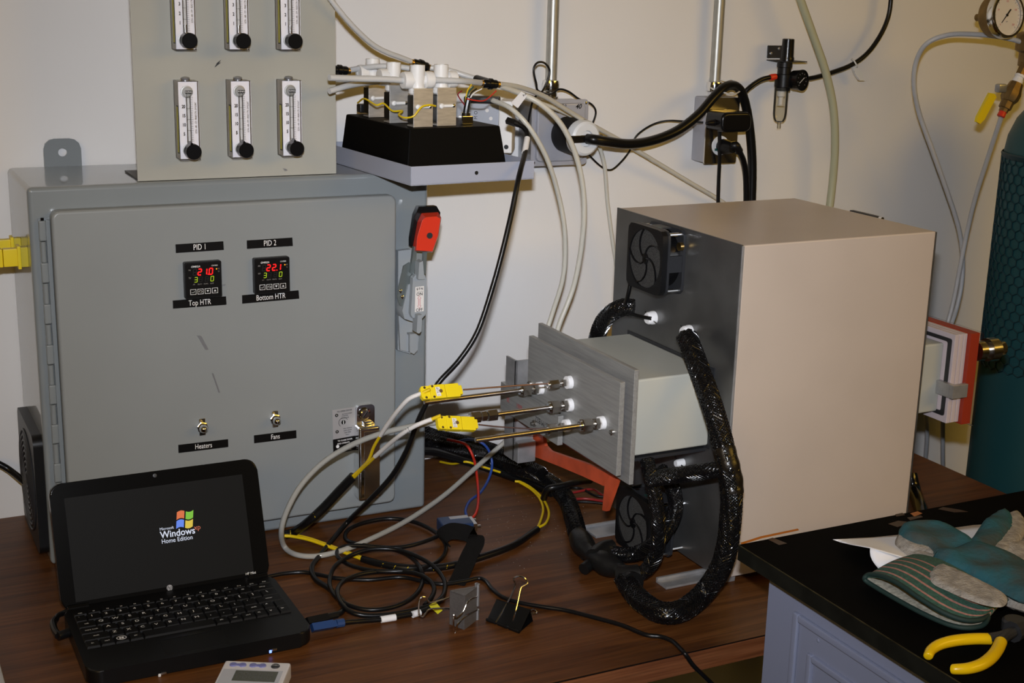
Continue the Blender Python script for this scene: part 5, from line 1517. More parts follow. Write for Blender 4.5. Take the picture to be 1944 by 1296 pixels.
def spiral(pl, r, label, pitch=0.019):
    """black slit sleeve with the yellow leads peeping through"""
    P = path(pl)
    t = thing('spiral_sleeve', label, 'cable sleeve', (P[0].x, P[0].y, min(p.z for p in P)))
    MB().tube(P, r, 16).build('black_sleeve', 'black_rubber', t)
    Q = catmull(P, 14)
    m = MB()
    acc = 0
    for i in range(1, len(Q) - 1):
        acc += (Q[i] - Q[i - 1]).length
        if acc > pitch:
            acc = 0
            d = (Q[i + 1] - Q[i - 1]).normalized()
            s_ = (CAM - Q[i]).normalized()
            w = d.cross(s_).normalized()
            o_ = s_ * (r * 0.80)
            m.tube([Q[i] + w * r * 0.62 + o_ * 0.93 - d * 0.001, Q[i] + o_ * 1.22, Q[i] - w * r * 0.30 + o_ * 1.18 + d * 0.001], 0.00055, 5)
    m.build('yellow_gaps', 'yellow_wire', t)
spiral([(671, 903, 'y', -0.300), (645, 930, 'y', -0.288), (615, 962, 'y', -0.276), (585, 990, 'y', -0.265), (560, 1008, 'z', 0.012), (541, 1015, 'z', 0.0075)], 0.0062, 'black spiral sleeve climbing in front of the cabinet to the two white cables')
spiral([(688, 1060, 'z', 0.006), (715, 1068, 'z', 0.006), (760, 1076, 'z', 0.006), (810, 1078, 'z', 0.006), (860, 1072, 'z', 0.006), (920, 1055, 'z', 0.006), (975, 1034, 'z', 0.006), (1020, 1004, 'z', 0.006)], 0.0048, 'black spiral sleeve crossing the table under the cable coil', 0.016)
for dz, off, nm in ((0.003, 0, 'first'), (0.0055, 2.5, 'second')):
    cable('yellow_lead', zpath([(540, 1014 + off, dz + .004), (555, 1015 + off, dz + .003), (585, 1021 + off, dz + .002), (620, 1033 + off, dz), (655, 1046 + off, dz), (692, 1060 + off, dz)]), 0.0023, 'yellow_wire', nm + ' of two yellow leads bridging the spiral sleeves left of the coil', 'wire', 'yellow leads left of the coil')
cable('yellow_lead', zpath([(1017, 1003, .006), (1036, 992, .006), (1042, 972, .005), (1032, 948, .005), (1012, 928, .005), (990, 915, .006), (978, 913, .006)]), 0.0019, 'yellow_wire', 'outer yellow lead of the loop right of the coil', 'wire', 'yellow leads right of the coil')
cable('yellow_lead', zpath([(1020, 1002, .004), (1027, 985, .004), (1031, 965, .004), (1024, 945, .004), (1008, 928, .004), (985, 914, .005)]), 0.0019, 'yellow_wire', 'inner yellow lead of the loop right of the coil', 'wire', 'yellow leads right of the coil')
cable('yellow_lead', path([(836, 876, 'z', 0.004), (860, 880, 'z', 0.012), (885, 876, 'y', -0.10), (915, 885, 'y', -0.105), (950, 896, 'z', 0.012)]), 0.0018, 'yellow_wire', 'yellow lead lying along the slim sleeve beside the cabinet', 'wire')
cable('clear_tube', path([(894, 792, 'y', -0.4527), (868, 796, 'y', -0.445), (830, 801, 'y', -0.425), (780, 809, 'y', -0.40), (725, 822, 'y', -0.37), (668, 844, 'y', -0.34), (615, 876, 'y', -0.315), (572, 920, 'y', -0.298), (545, 968, 'y', -0.290), (534, 1008, 'y', -0.286), (540, 1037, 'z', 0.008), (562, 1052, 'z', 0.0045), (600, 1055, 'z', 0.0045), (650, 1044, 'z', 0.0085), (700, 1024, 'z', 0.010), (770, 989, 'z', 0.012), (840, 942, 'z', 0.024), (900, 890, 'z', 0.045), (945, 850, 'z', 0.07), (985, 815, 'z', 0.10), (1010, 790, 'z', 0.125)]), 0.0037, 'pfa_tube', 'cloudy plastic tube looping left in front of the cabinet and back', 'tube', n=14)
# print along the tube is kept as tiny dark marks
cable('usb_cable', path([(984, 236, 'y', -0.255), (995, 243, 'y', -0.262), (1001, 256, 'y', -0.27), (998, 285, 'y', -0.29), (985, 335, 'y', -0.335), (972, 400, 'y', -0.35), (953, 480, 'y', -0.36), (932, 555, 'y', -0.365), (906, 630, 'y', -0.37), (872, 683, 'y', -0.37), (832, 727, 'y', -0.37), (806, 772, 'y', -0.365), (788, 812, 'y', -0.355), (770, 858, 'y', -0.34), (742, 905, 'y', -0.32), (700, 950, 'y', -0.295), (660, 990, 'z', 0.012), (628, 1028, 'z', 0.005), (604, 1058, 'z', 0.004), (592, 1077, 'z', 0.004), (598, 1098, 'z', 0.004), (624, 1116, 'z', 0.004), (645, 1134, 'z', 0.004), (654, 1148, 'z', 0.005), (648, 1161, 'z', 0.008), (637, 1167, 'z', 0.009)]), 0.0035, 'black_rubber', 'black usb cable hanging from the data logger down to the laptop')
p0, p1 = at(1001, 262, 'y', -0.275), at(996, 290, 'y', -0.293)
tag(MB().tube([p0, p1], 0.0041, 12, smooth=False).build('cable_label', 'label_white'), 'white wrap label on the hanging usb cable near the tray', 'label tag')
up_ = thing('usb_plug', 'black usb plug in the right side of the data logger', 'plug', at(970, 228, 'y', -0.25))
pa, pb_ = at(962, 228, 'y', -0.243), at(985, 236, 'y', -0.256)
MB().tube([pa, pa + (pb_ - pa) * 0.7], 0.0062, 4, smooth=False, flat=(1, 0.8)).tube([pa + (pb_ - pa) * 0.65, pb_], 0.0042, 10, smooth=False).build('plug_body', 'black_plastic', up_)

# ================================================================== LAPTOP
lx0, ly0, LW, LD, lt_ = -0.0127, -0.3738, 0.2545, 0.1724, 0.0208
L = thing('netbook', 'small black netbook open on the table, its dark screen showing a start logo', 'laptop', (lx0 + LW / 2, ly0 - LD / 2, 0))
def rslab(x0, x1, y0, y1, z0, z1, r, bev):
    m = MB()
    m.prism([(x, y, z0) for x, y in rrect(x0, x1, y0, y1, r, 6)], (0, 0, z1 - z0))
    es = [e for e in m.bm.edges if abs(e.verts[0].co.z - e.verts[1].co.z) < 1e-6]
    bmesh.ops.bevel(m.bm, geom=es, offset=bev, segments=2, profile=0.5, affect='EDGES')
    return m
base = rslab(lx0, lx0 + LW, ly0 - LD, ly0, 0.0025, lt_, 0.017, 0.003).build('base', 'laptop_black', L)
for dx in (0.02, LW - 0.02):
    for dy in (0.02, LD - 0.02):
        MB().cyl((lx0 + dx, ly0 - dy, 0.0003), (lx0 + dx, ly0 - dy, 0.004), 0.005, n=12).build('rubber_foot', 'black_rubber', L)
kx0, kx1 = lx0 + 0.0085, lx0 + LW - 0.0085
ky1 = ly0 - 0.022
KZ = lt_ + 0.0002
rows = [
    (0.0088, ['esc', 'f1', 'f2', 'f3', 'f4', 'f5', 'f6', 'f7', 'f8', 'f9', 'f10', 'f11', 'f12', 'prt', 'del'], [1] * 15),
    (0.0172, list("`1234567890-=") + ['bksp'], [0.8] + [1] * 12 + [1.7]),
    (0.0172, ['tab'] + list("QWERTYUIOP[]\\"), [1.25] + [1] * 12 + [1.25]),
    (0.0172, ['caps lock'] + list("ASDFGHJKL;'") + ['enter'], [1.55] + [1] * 11 + [1.9]),
    (0.0172, ['shift'] + list("ZXCVBNM,./") + ['shift', '^', ' '], [1.9] + [1] * 10 + [1.4, .9, .9]),
    (0.0172, ['fn', 'ctrl', 'win', 'alt', ' ', 'alt', 'mn', 'ctrl', '<', 'v', '>'], [1, 1, 1, 1, 5.2, 1, 1, 1, .9, .9, .9]),
]
t = MB()
y = ky1
kmesh = {}
for rh, keys, ws in rows:
    tot = sum(ws)
    x = kx0
    for s_, w_ in zip(keys, ws):
        kw = (kx1 - kx0) * w_ / tot
        key = (round(kw, 5), rh)
        if key not in kmesh:
            m = MB()
            r = bmesh.ops.create_cube(m.bm, size=1, matrix=Matrix.Diagonal((kw - 0.0010, rh - 0.0010, 0.0026, 1)))
            for v in m.bm.verts:
                if v.co.z > 0:
                    v.co.x -= math.copysign(0.0009, v.co.x)
                    v.co.y -= math.copysign(0.0009, v.co.y)
            me = bpy.data.meshes.new('key')
            m.bm.to_mesh(me); m.bm.free()
            me.materials.append(MATS['key_black'])
            kmesh[key] = me
        k = bpy.data.objects.new('key', kmesh[key])
        COL.objects.link(k)
        k.parent = base
        c = Vector((x + kw / 2, y - rh / 2, KZ + 0.0009))
        k.location = c - ORG[base.name]
        if s_.strip():
            big = len(s_) == 1
            sz = 0.0066 if big else 0.0036
            if s_ == 'win':
                t.holed([c + Vector((0.0056 * math.cos(a), 0.0046 * math.sin(a), 0.0016)) for a in [2 * PI * i / 20 for i in range(20)]],
                        [c + Vector((0.0050 * math.cos(a), 0.0040 * math.sin(a), 0.0016)) for a in [2 * PI * i / 20 for i in range(20)]], (0, 0, 0.0001))
                for qx in (-0.0014, 0.0014):
                    for qy in (-0.0011, 0.0011):
                        t.bx(c.x + qx - 0.0011, c.x + qx + 0.0011, c.y + qy - 0.0009, c.y + qy + 0.0009, c.z + 0.0015, c.z + 0.0016)
            else:
                t.text(s_, sz, (c.x - (0 if not big else kw * 0.12), c.y + (0.0012 if big else 0), c.z + 0.0016), X, Y, 1.1)
        x += kw
    y -= rh
t.build('key_lettering', 'print_white', L)
kyb = y
MB().bx(lx0 + LW * 0.34, lx0 + LW * 0.62, ly0 - LD + 0.006, kyb - 0.012, lt_ - 0.0002, lt_ + 0.0003, 0.0002).build('touch_pad', 'key_black', base)
MB().bx(lx0 + LW * 0.34, lx0 + LW * 0.62, kyb - 0.0114, kyb - 0.0100, lt_ - 0.0002, lt_ + 0.0006, 0.0002).build('touch_pad_bar', 'black_satin', base)
for u, v, mm, nm in ((303, 1281, 'print_white', 'status_light'), (513.5, 1236, 'led_blue', 'power_light')):
    p = at(u, v, 'y', ly0 - LD)
    MB().bx(p.x - 0.0015, p.x + 0.0015, ly0 - LD - 0.0006, ly0 - LD + 0.004, p.z - 0.0018, p.z + 0.0018, 0.0005).build(nm, mm, base)
    MB().bx(p.x + 0.0018, p.x + 0.0075, ly0 - LD - 0.0010, ly0 - LD + 0.004, p.z + 0.0002, p.z + 0.0030, 0.0005).build('slide_switch', 'stainless', base)
# lid
al = math.radians(20.66)
lo = Vector((lx0, ly0, 0.0154))
lu = Vector((0, math.sin(al), math.cos(al)))
ln = X.cross(lu)
def lp(a, b, c=0.0):
    """point on the lid: a along the width, b up from the hinge, c out of the screen"""
    return lo + X * a + lu * b + ln * c
m = MB()
lh = 0.1524
m.prism([lp(a, b, -0.013) for a, b in rrect(0, LW, 0, lh, 0.015, 6)], ln * 0.0125)
bmesh.ops.bevel(m.bm, geom=[e for e in m.bm.edges if abs((e.verts[0].co - e.verts[1].co).dot(ln)) < 1e-6], offset=0.0022, segments=2, profile=0.5, affect='EDGES')
lid = m.build('lid', 'laptop_gloss', L)
def lpx(u, v, c=0.0):
    q = at_plane(u, v, lo + ln * c, ln)
    return q
sc = [lpx(122, 948), lpx(459, 897.5), lpx(482, 1085.5), lpx(144, 1143)]
ab = [((p - lo).dot(X), (p - lo).dot(lu)) for p in sc]
sx0, sx1 = (ab[0][0] + ab[3][0]) / 2, (ab[1][0] + ab[2][0]) / 2
sy0, sy1 = (ab[2][1] + ab[3][1]) / 2, (ab[0][1] + ab[1][1]) / 2
MB().prism([lp(sx0, sy0, -0.0004), lp(sx1, sy0, -0.0004), lp(sx1, sy1, -0.0004), lp(sx0, sy1, -0.0004)], ln * 0.0007).build('screen', 'screen_dark', lid)
MB().lathe(lp(*[(lpx(294, 902) - lo).dot(X), (lpx(294, 902) - lo).dot(lu)], -0.0006), ln, [(0, 0.0024), (0.0008, 0.0024), (0.0009, 0.0014), (0.0009, 0.0005)], 18).build('webcam', 'grey_dark', lid)
# hinge barrels
for a in (0.018, LW - 0.018):
    MB().cyl((lx0 + a - 0.012, ly0 - 0.004, 0.0205), (lx0 + a + 0.012, ly0 - 0.004, 0.0205), 0.0045, n=14).build('hinge_barrel', 'laptop_gloss', L)

def lc(u, v):
    p = lpx(u, v, 0.0008)
    return p
# start logo on the screen
P00, P10, P01, P11 = lc(337, 970), lc(368, 972), lc(334, 999), lc(364, 1000)
fc_ = (P00 + P10 + P01 + P11) / 4
fw, fh = 0.0205, 0.0200
for i, (qx, qy, mm, nm) in enumerate(((0, 1, 'lit_orange', 'red_pane'), (1, 1, 'lit_green', 'green_pane'), (0, 0, 'lit_blue', 'blue_pane'), (1, 0, 'lit_yellow', 'yellow_pane'))):
    pts = []
    x0_, x1_ = (-fw / 2, -0.0008) if qx == 0 else (0.0008, fw / 2)
    y0_, y1_ = (0.0008, fh / 2) if qy else (-fh / 2, -0.0008)
    def wv(x_, y_):
        s_ = math.sin((x_ / fw + 0.5) * 2 * PI)
        return fc_ + X * (x_ + y_ * 0.16) + lu * (y_ + 0.0016 * s_)
    pts = [wv(x0_ + (x1_ - x0_) * k / 6, y0_) for k in range(7)] + [wv(x1_ - (x1_ - x0_) * k / 6, y1_) for k in range(7)]
    MB().prism(pts, ln * 0.0001).build(nm, mm, lid)
t = MB()
td = lc(368, 1005) - lc(306, 1016)
td = X
t.text('Windows', 0.0118, lc(337.5, 1011), td, lu, 0.93, thick=0.012)
t.text('Microsoft', 0.0048, lc(316.5, 1002.5), td, lu, 0.93)
t.text('Home Edition', 0.0078, lc(336.5, 1023.5), td, lu, 0.88)
t.build('logo_words', 'lit_white', lid)
MB().text('xp', 0.0088, lc(374.5, 1000.5), td, lu, 0.95).build('logo_suffix', 'lit_xp', lid)
hp_ = lpx(322, 1115, 0.0004)
hpo = MB().lathe(hp_, ln, [(0, 0.0036), (0.0003, 0.0036)], 24).build('round_badge', 'badge_grey', lid)
MB().text('hp', 0.0072, hp_ + ln * 0.0005 - X * 0.0002, X, lu, 0.9, shear=0.3).build('badge_letters', 'print_black', hpo)
MB().text('HP Mini', 0.0042, lpx(476, 1087.5, 0.0005), X, lu, 1.0).build('lid_print', 'print_white', lid)
# power jack on the left, usb plugs on the right
PJ = thing('power_jack', 'black right angle power plug in the left side of the netbook', 'plug', at(122, 1203, 'z', 0.0))
ja, jb = at(139, 1197, 'z', 0.012), at(110, 1207, 'z', 0.012)
MB().tube([ja, jb], 0.0052, 14, smooth=False).build('plug_body', 'black_plastic', PJ)
MB().tube(path([(111, 1206, 'z', 0.012), (104, 1195, 'z', 0.012), (101, 1182, 'z', 0.012), (106, 1174, 'z', 0.011)]), 0.0040, 10).build('cord_stub', 'black_rubber', PJ)
cable('charger_cable', path([(104, 1180, 'z', 0.010), (110, 1168, 'z', 0.009), (122, 1162, 'z', 0.008), (140, 1150, 'z', 0.004), (170, 1140, 'z', 0.003)]), 0.0032, 'black_rubber', 'black charger cord curling behind the left hinge of the netbook')
U1 = thing('usb_plug', 'black usb plug in the right side of the netbook', 'plug', at(610, 1172, 'z', 0))
MB().tube([at(583, 1178, 'z', 0.013), at(622, 1170, 'z', 0.012)], 0.0068, 4, smooth=False, flat=(1, 0.75)).tube([at(620, 1170.5, 'z', 0.012), at(640, 1166, 'z', 0.010)], 0.0042, 10, smooth=False).build('plug_body', 'black_plastic', U1)
U2 = thing('usb_plug', 'blue usb plug in the right side of the netbook', 'plug', at(620, 1190, 'z', 0))
MB().tube([at(592, 1191, 'z', 0.012), at(632, 1184, 'z', 0.011)], 0.0075, 4, smooth=False, flat=(1, 0.8)).tube([at(630, 1184.5, 'z', 0.011), at(638, 1183, 'z', 0.011)], 0.0070, 4, smooth=False, flat=(1, 0.7)).tube([at(638, 1183, 'z', 0.010), at(652, 1181, 'z', 0.009)], 0.0052, 10, smooth=False).build('plug_body', 'usb_blue', U2)

# ================================================================== CABLE COIL and blue connector
bc = at(864, 997, 'z', 0.010)
B = thing('serial_connector', 'dark blue serial connector with red and blue wires, on the table', 'connector', (bc.x, bc.y, 0), math.radians(-8), local=True)
MB().bx(-0.023, 0.023, -0.017, 0.017, 0.0006, 0.0185, 0.0025).build('hood', 'blue_plastic', B)
MB().bx(-0.006, 0.021, 0.004, 0.013, 0.0184, 0.0189).build('hood_label', 'foil', B)
MB().bx(0.0225, 0.029, -0.014, 0.015, 0.004, 0.0155, 0.0008).build('metal_shell', 'stainless', B)
for y_ in (-0.011, 0.012):
    MB().cyl((0.028, y_, 0.010), (0.034, y_, 0.010), 0.0026, n=10).build('thumb_screw', 'stainless', B)
cable('red_wire', path([(894, 985, 'z', 0.012), (904, 972, 'z', 0.014), (908, 950, 'z', 0.016), (907, 920, 'z', 0.020), (902, 880, 'z', 0.040), (894, 857, 'z', 0.055), (884, 843, 'z', 0.066), (866, 837, 'z', 0.066), (850, 834, 'z', 0.06)]), 0.0021, 'red_wire', 'red wire standing up in a bow from the blue connector', 'wire')
cable('blue_wire', path([(886, 980, 'z', 0.014), (884, 967, 'z', 0.015), (892, 950, 'z', 0.014), (912, 934, 'z', 0.013), (927, 910, 'z', 0.018), (934, 884, 'z', 0.034), (931, 862, 'z', 0.050), (921, 845, 'z', 0.060), (905, 836, 'z', 0.066), (885, 834, 'z', 0.066), (868, 838, 'z', 0.06)]), 0.0021, 'blue_wire', 'blue wire looping beside the red wire from the blue connector', 'wire')
coil = [(840, 1012, .012), (817, 1023, .009), (779, 1035, .008), (740, 1039, .008), (690, 1034, .008), (662, 1027, .006), (655, 1017, .004), (664, 1003, .004), (694, 991, .004), (735, 984, .004), (773, 987, .004), (804, 997, .005), (832, 1014, .006), (846, 1034, .005), (843, 1053, .005), (826, 1068, .008), (800, 1078, .011), (766, 1083, .013), (714, 1083, .012), (670, 1074, .010), (645, 1060, .009), (640, 1046, .009), (654, 1037, .011), (684, 1035, .013), (727, 1039, .013), (762, 1047, .011), (786, 1062, .010), (799, 1080, .016), (803, 1097, .010), (796, 1119, .008), (777, 1138, .006), (745, 1152, .005), (704, 1157, .005), (668, 1150, .006), (640, 1134, .008), (627, 1114, .009), (627, 1094, .009), (637, 1073, .014), (663, 1055, .014), (704, 1042, .017), (753, 1043, .016), (791, 1055, .016), (820, 1072, .012), (838, 1091, .008), (845, 1110, .006), (840, 1131, .005), (820, 1147, .005), (786, 1157, .005), (744, 1165, .006), (704, 1168, .007), (671, 1163, .010), (650, 1147, .012), (641, 1127, .013), (644, 1111, .013), (660, 1098, .013), (695, 1087, .012), (740, 1084, .010), (786, 1087, .014), (813, 1099, .013), (824, 1115, .010), (820, 1132, .008), (806, 1148, .006)]
cable('coiled_cable', zpath(coil), 0.0029, 'black_rubber', 'thin black cable coiled in loose rings beside the netbook', n=10, per=6)
cable('usb_lead', zpath([(846, 1112, .004), (842, 1130, .004), (833, 1143, .004), (812, 1155, .004), (790, 1163, .004), (760, 1169, .004), (735, 1174, .004), (700, 1177, .005), (670, 1179.5, .007), (651, 1181, .009)]), 0.0030, 'black_rubber', 'black lead with white and yellow labels running to the blue usb plug')
for (a, b_, lab) in (((797, 1161.5), (783, 1166), 'short white wrap label on the usb lead, the one by the grey clip'), ((751, 1171), (723, 1175.5), 'long white wrap label with print on the usb lead')):
    tag(MB().tube([at(a[0], a[1], 'z', .0045), at(b_[0], b_[1], 'z', .0045)], 0.0042, 12, smooth=False).build('wrap_label', 'paper_white'), lab, 'label tag')
tag(MB().prism([at(u, v, 'z', h) for u, v, h in ((813, 1149, .006), (827, 1142, .010), (840, 1158, .012), (831, 1165, .006))], (0, 0, 0.0005)).build('yellow_flag', 'flag_yellow'), 'yellow paper flag on the usb lead behind the grey clip', 'label tag')
# hook-and-loop strap
m = MB()
P = catmull(zpath([(846, 1030, .004), (840, 1018, .016), (856, 1008, .026), (880, 1010, .028), (901, 1018, .026), (903, 1030, .022), (893, 1050, .016), (882, 1075, .008), (872, 1098, .003), (866, 1108, .0015)]), 8)
wd = (at(900, 1050, 'z', .01) - at(860, 1050, 'z', .01)).normalized()
wdir = [Vector((0.25, -0.97, 0.0)).normalized() if i < 30 else None for i in range(len(P))]
rings = []
for i, p in enumerate(P):
    tt = (P[min(i + 1, len(P) - 1)] - P[max(i - 1, 0)]).normalized()
    f = min(1, max(0, (i - 26) / 18))
    w_ = (Vector((0.30, -0.9, -0.35)) * (1 - f) + wd * f)
    w_ = (w_ - tt * w_.dot(tt)).normalized()
    nn = tt.cross(w_)
    hw = 0.0115
    rings.append([m.bm.verts.new(p + w_ * a * hw + nn * b * 0.0009) for a, b in ((-1, -1), (1, -1), (1, 1), (-1, 1))])
m.skin(rings)
tag(m.build('hook_and_loop_strap', 'velcro'), 'wide black fabric strap folded over the cable coil below the blue connector', 'strap')
cable('charger_lead', path([(508, 1094, 'z', .003), (540, 1088, 'z', .003), (575, 1085.5, 'z', .003), (605, 1090, 'z', .003), (640, 1097, 'z', .003), (700, 1100, 'z', .003), (760, 1095, 'z', .003), (800, 1102, 'z', .003), (840, 1108, 'z', .003), (880, 1103, 'z', .003), (908, 1097, 'z', .003), (922, 1102, 'z', .003), (935, 1118, 'z', .003), (955, 1133, 'z', .003), (985, 1143, 'z', .003), (1030, 1151, 'z', .003), (1075, 1158, 'z', .003), (1130, 1172, 'z', .003), (1180, 1186, 'z', .003), (1225, 1204, 'z', .003), (1255, 1208, 'z', .003), (1277, 1217, 'z', .003), (1292, 1231, 'z', .003), (1301, 1241, 'y', -0.7400), (1316, 1262, 'y', -0.7420), (1335, 1281, 'y', -0.742), (1360, 1305, 'y', -0.742)]), 0.0027, 'black_rubber', 'black charger lead wandering across the table and over its front edge')

# ================================================================== TIMER
tl, trr = at(428, 1252, 'z', 0.017), at(553, 1257, 'z', 0.017)
bl = at(418, 1296, 'z', 0.017)
tx = (trr - tl).normalized()
TM = thing('kitchen_timer', 'white digital timer with a grey display and lilac buttons at the bottom edge', 'timer', (tl.x, tl.y, 0), math.atan2(tx.y, tx.x), local=True)
tw_ = (trr - tl).length
m = MB()
m.prism([(x, y, 0.0006) for x, y in rrect(0, tw_, -0.062, 0, 0.003, 3)], (0, 0, 0.0165))
bmesh.ops.bevel(m.bm, geom=[e for e in m.bm.edges if all(v.co.z > 0.015 for v in e.verts)], offset=0.0025, segments=2, profile=0.5, affect='EDGES')
m.build('timer_case', 'timer_white', TM)
zt2 = 0.0171
MB().bx(0.003, tw_ - 0.005, -0.055, -0.0205, zt2, zt2 + 0.0004, 0.0002).build('face_panel', 'timer_grey', TM)
MB().bx(0.0175, tw_ - 0.0095, -0.046, -0.0235, zt2 + 0.0004, zt2 + 0.0008).build('display', 'lcd', TM)
m = MB()
for k in range(6):
    seg = MB()
for k, ch in enumerate('088800'):
    xx = 0.0235 + k * 0.0066
    for sgm in SEG.get(ch, 'abcdef'):
        a = {'a': (0, .005, 1), 'g': (0, 0, 1), 'd': (0, -.005, 1), 'f': (-.002, .0025, 0), 'b': (.002, .0025, 0), 'e': (-.002, -.0025, 0), 'c': (.002, -.0025, 0)}[sgm]
        w_, h_ = (0.0016, 0.0004) if a[2] else (0.0004, 0.0021)
        m.bx(xx + a[0] - w_, xx + a[0] + w_, -0.0345 + a[1] * 1.4 - h_, -0.0345 + a[1] * 1.4 + h_, zt2 + 0.0008, zt2 + 0.0009)
m.build('display_digits', 'print_grey', TM)
for cx_ in (0.0165, 0.0385):
    b = MB()
    b.lathe((cx_ - 0.0052, -0.0105, zt2), Z, [(0, 0.0042), (0.0012, 0.0038), (0.0014, 0.003)], 18)
    b.lathe((cx_ + 0.0052, -0.0105, zt2), Z, [(0, 0.0042), (0.0012, 0.0038), (0.0014, 0.003)], 18)
    b.bx(cx_ - 0.005, cx_ + 0.005, -0.0125, -0.0085, zt2, zt2 + 0.0010)
    b.build('button_pair', 'button_blue', TM)
bb = MB().lathe((0.0580, -0.0105, zt2), Z, [(0, 0.0050), (0.0012, 0.0046), (0.0014, 0.0036)], 20).build('stop_button', 'grey_dark', TM)
MB().text('START', 0.0030, (0.0580, -0.0105, zt2 + 0.0016), X, Y).build('lettering', 'print_white', bb)
tag(MB().bx(-0.123, -0.0945, -0.62, -0.40, 0.0004, 0.02, 0.003).build('grey_block', 'timer_grey'), 'sliver of a grey block at the bottom left corner of the picture', 'block')

# ================================================================== BINDER CLIPS
ca_, cb_, cc_ = at(853, 1184, 'z', 0), at(881, 1195, 'z', 0), at(900, 1178, 'z', 0)
G1 = thing('binder_clip', 'grey steel binder clip standing on end beside the cable coil', 'binder clip', ((ca_ + cb_ + cc_) / 3), 0, 'binder clips')
ht = 0.0445
m = MB()
t_ = 0.0012
cen = (ca_ + cb_ + cc_) / 3
apex = at(906, 1176, 'z', 0)
def shellwall(p, q):
    d = (q - p).normalized()
    nn = Vector((d.y, -d.x, 0)) * t_
    if nn.dot(cen - p) < 0: nn = -nn
    m.prism([p, q, q + nn, p + nn], (0, 0, ht))
apexL = apex + (ca_ - cb_) * 0.10
shellwall(ca_, cb_)
shellwall(cb_, apex)
shellwall(ca_, apexL)
m.bm.verts.ensure_lookup_table()
m.build('clip_body', 'clip_grey', G1)
MB().prism([p + Z * (ht - 0.0014) for p in (ca_, cb_, apex, apexL)], (0, 0, 0.0006)).build('clip_end', 'clip_grey', G1)
for z0_, z1_ in ((0.0005, 0.014), (0.019, ht + 0.003)):
    for q in (apex, apexL):
        MB().cyl(q + Z * z0_, q + Z * z1_, 0.0022, n=12).build('barrel', 'grey_steel', G1)
ym = cen.y
MB().tube(path([(852, 1134, 'y', -0.55), (835, 1139, 'y', -0.553), (818, 1143, 'y', -0.556), (812, 1139, 'y', -0.557), (808, 1133, 'y', -0.558), (800, 1133, 'y', -0.558), (796, 1141, 'y', -0.558), (795, 1160, 'y', -0.558), (798, 1168, 'y', -0.558), (803, 1170, 'y', -0.558), (808, 1164, 'y', -0.557), (815, 1156, 'y', -0.556), (830, 1154, 'y', -0.553), (853, 1154, 'y', -0.55)]), 0.0010, 8).build('wire_handle', 'stainless', G1)
yq = cb_.y
MB().tube([apex + Z * 0.0310] + path([(890, 1139, 'y', yq - 0.005), (878, 1162, 'y', yq - 0.010), (866, 1171, 'y', yq - 0.014), (862, 1165, 'y', yq - 0.016), (861, 1178, 'y', yq - 0.016)]) + [at(862, 1200, 'z', 0.0016)] + [at(866, 1198, 'z', 0.0016)] + path([(868, 1185, 'y', yq - 0.016), (875, 1176, 'y', yq - 0.012), (888, 1166, 'y', yq - 0.006)]) + [apex + Z * 0.0130], 0.0010, 8, per=5).build('wire_handle', 'stainless', G1)

fA, fB, bR = at(924, 1177, 'z', 0.0006), at(986, 1201, 'z', 0.0006), at(1012, 1178, 'z', 0.0006)
rA, rB = at(943, 1136, 'z', 0.0245), at(1007, 1156, 'z', 0.0245)
bL = fA + (bR - fB)
G2 = thing('binder_clip', 'black binder clip lying open with one wire handle up, right of the grey clip', 'binder clip', ((fA + fB + bR) / 3), 0, 'binder clips')
m = MB()
def slab(a, b, c, d, th_):
    n_ = (b - a).cross(d - a).normalized() * th_
    m.prism([a, b, c, d], n_)
slab(fA, fB, rB, rA, -0.0011)
slab(bR, bL, rA, rB, -0.0011)
m.prism([fA + Z * 0.0004, fB + Z * 0.0004, bR + Z * 0.0004, bL + Z * 0.0004], (0, 0, 0.0006))
m.build('clip_body', 'clip_black', G2)
ed = (fB - fA).normalized()
for a, b in ((0.0, 0.28), (0.36, 0.62), (0.70, 1.0)):
    MB().cyl(fA + (fB - fA) * a + Z * 0.0014, fA + (fB - fA) * b + Z * 0.0014, 0.0021, n=12).build('barrel', 'clip_black', G2)
yy = (fA.y + fB.y) / 2
h1, h2 = at(941, 1181, 'z', 0.003), at(972, 1184, 'z', 0.004)
hy = h1.y
MB().tube([h1] + path([(952, 1163, 'y', hy + 0.002), (966, 1138, 'y', hy + 0.006), (977, 1114, 'y', hy + 0.010), (978, 1107, 'y', hy + 0.010), (975, 1100, 'y', hy + 0.011), (977, 1096, 'y', hy + 0.011), (986, 1093, 'y', hy + 0.011), (996, 1096, 'y', hy + 0.008), (1001, 1103, 'y', hy + 0.004), (1000, 1108, 'y', hy + 0.002), (993, 1112, 'y', hy), (988, 1117, 'y', hy - 0.002), (983, 1140, 'y', hy - 0.010), (977, 1166, 'y', hy - 0.018)]) + [h2], 0.0010, 8).build('wire_handle', 'chrome', G2)
MB().tube([rB + Vector((0.004, 0.006, -0.004)), at(1014, 1156, 'z', 0.012), at(1019, 1160, 'z', 0.010), at(1017, 1163, 'z', 0.008), at(1008, 1164, 'z', 0.008)], 0.0009, 8).build('wire_handle', 'chrome', G2)

# white specks of dust on the table, too many to tell apart
m = MB()
rd = random.Random(3)
for _ in range(130):
    u, v = rd.gauss(975, 70), rd.gauss(1005, 45)
    if v < 900 or v > 1120: continue
    p = at(u, v, 'z', 0.0002)
    r = rd.uniform(0.0002, 0.0007)
    m.prism([p + Vector((r * math.cos(a), r * math.sin(a), 0)) for a in (0, 1.6, 3.1, 4.7)], (0, 0, 0.0002))
tag(m.build('dust_specks', 'dust'), 'pale specks of dust scattered on the dark table top', 'dust', kind='stuff')

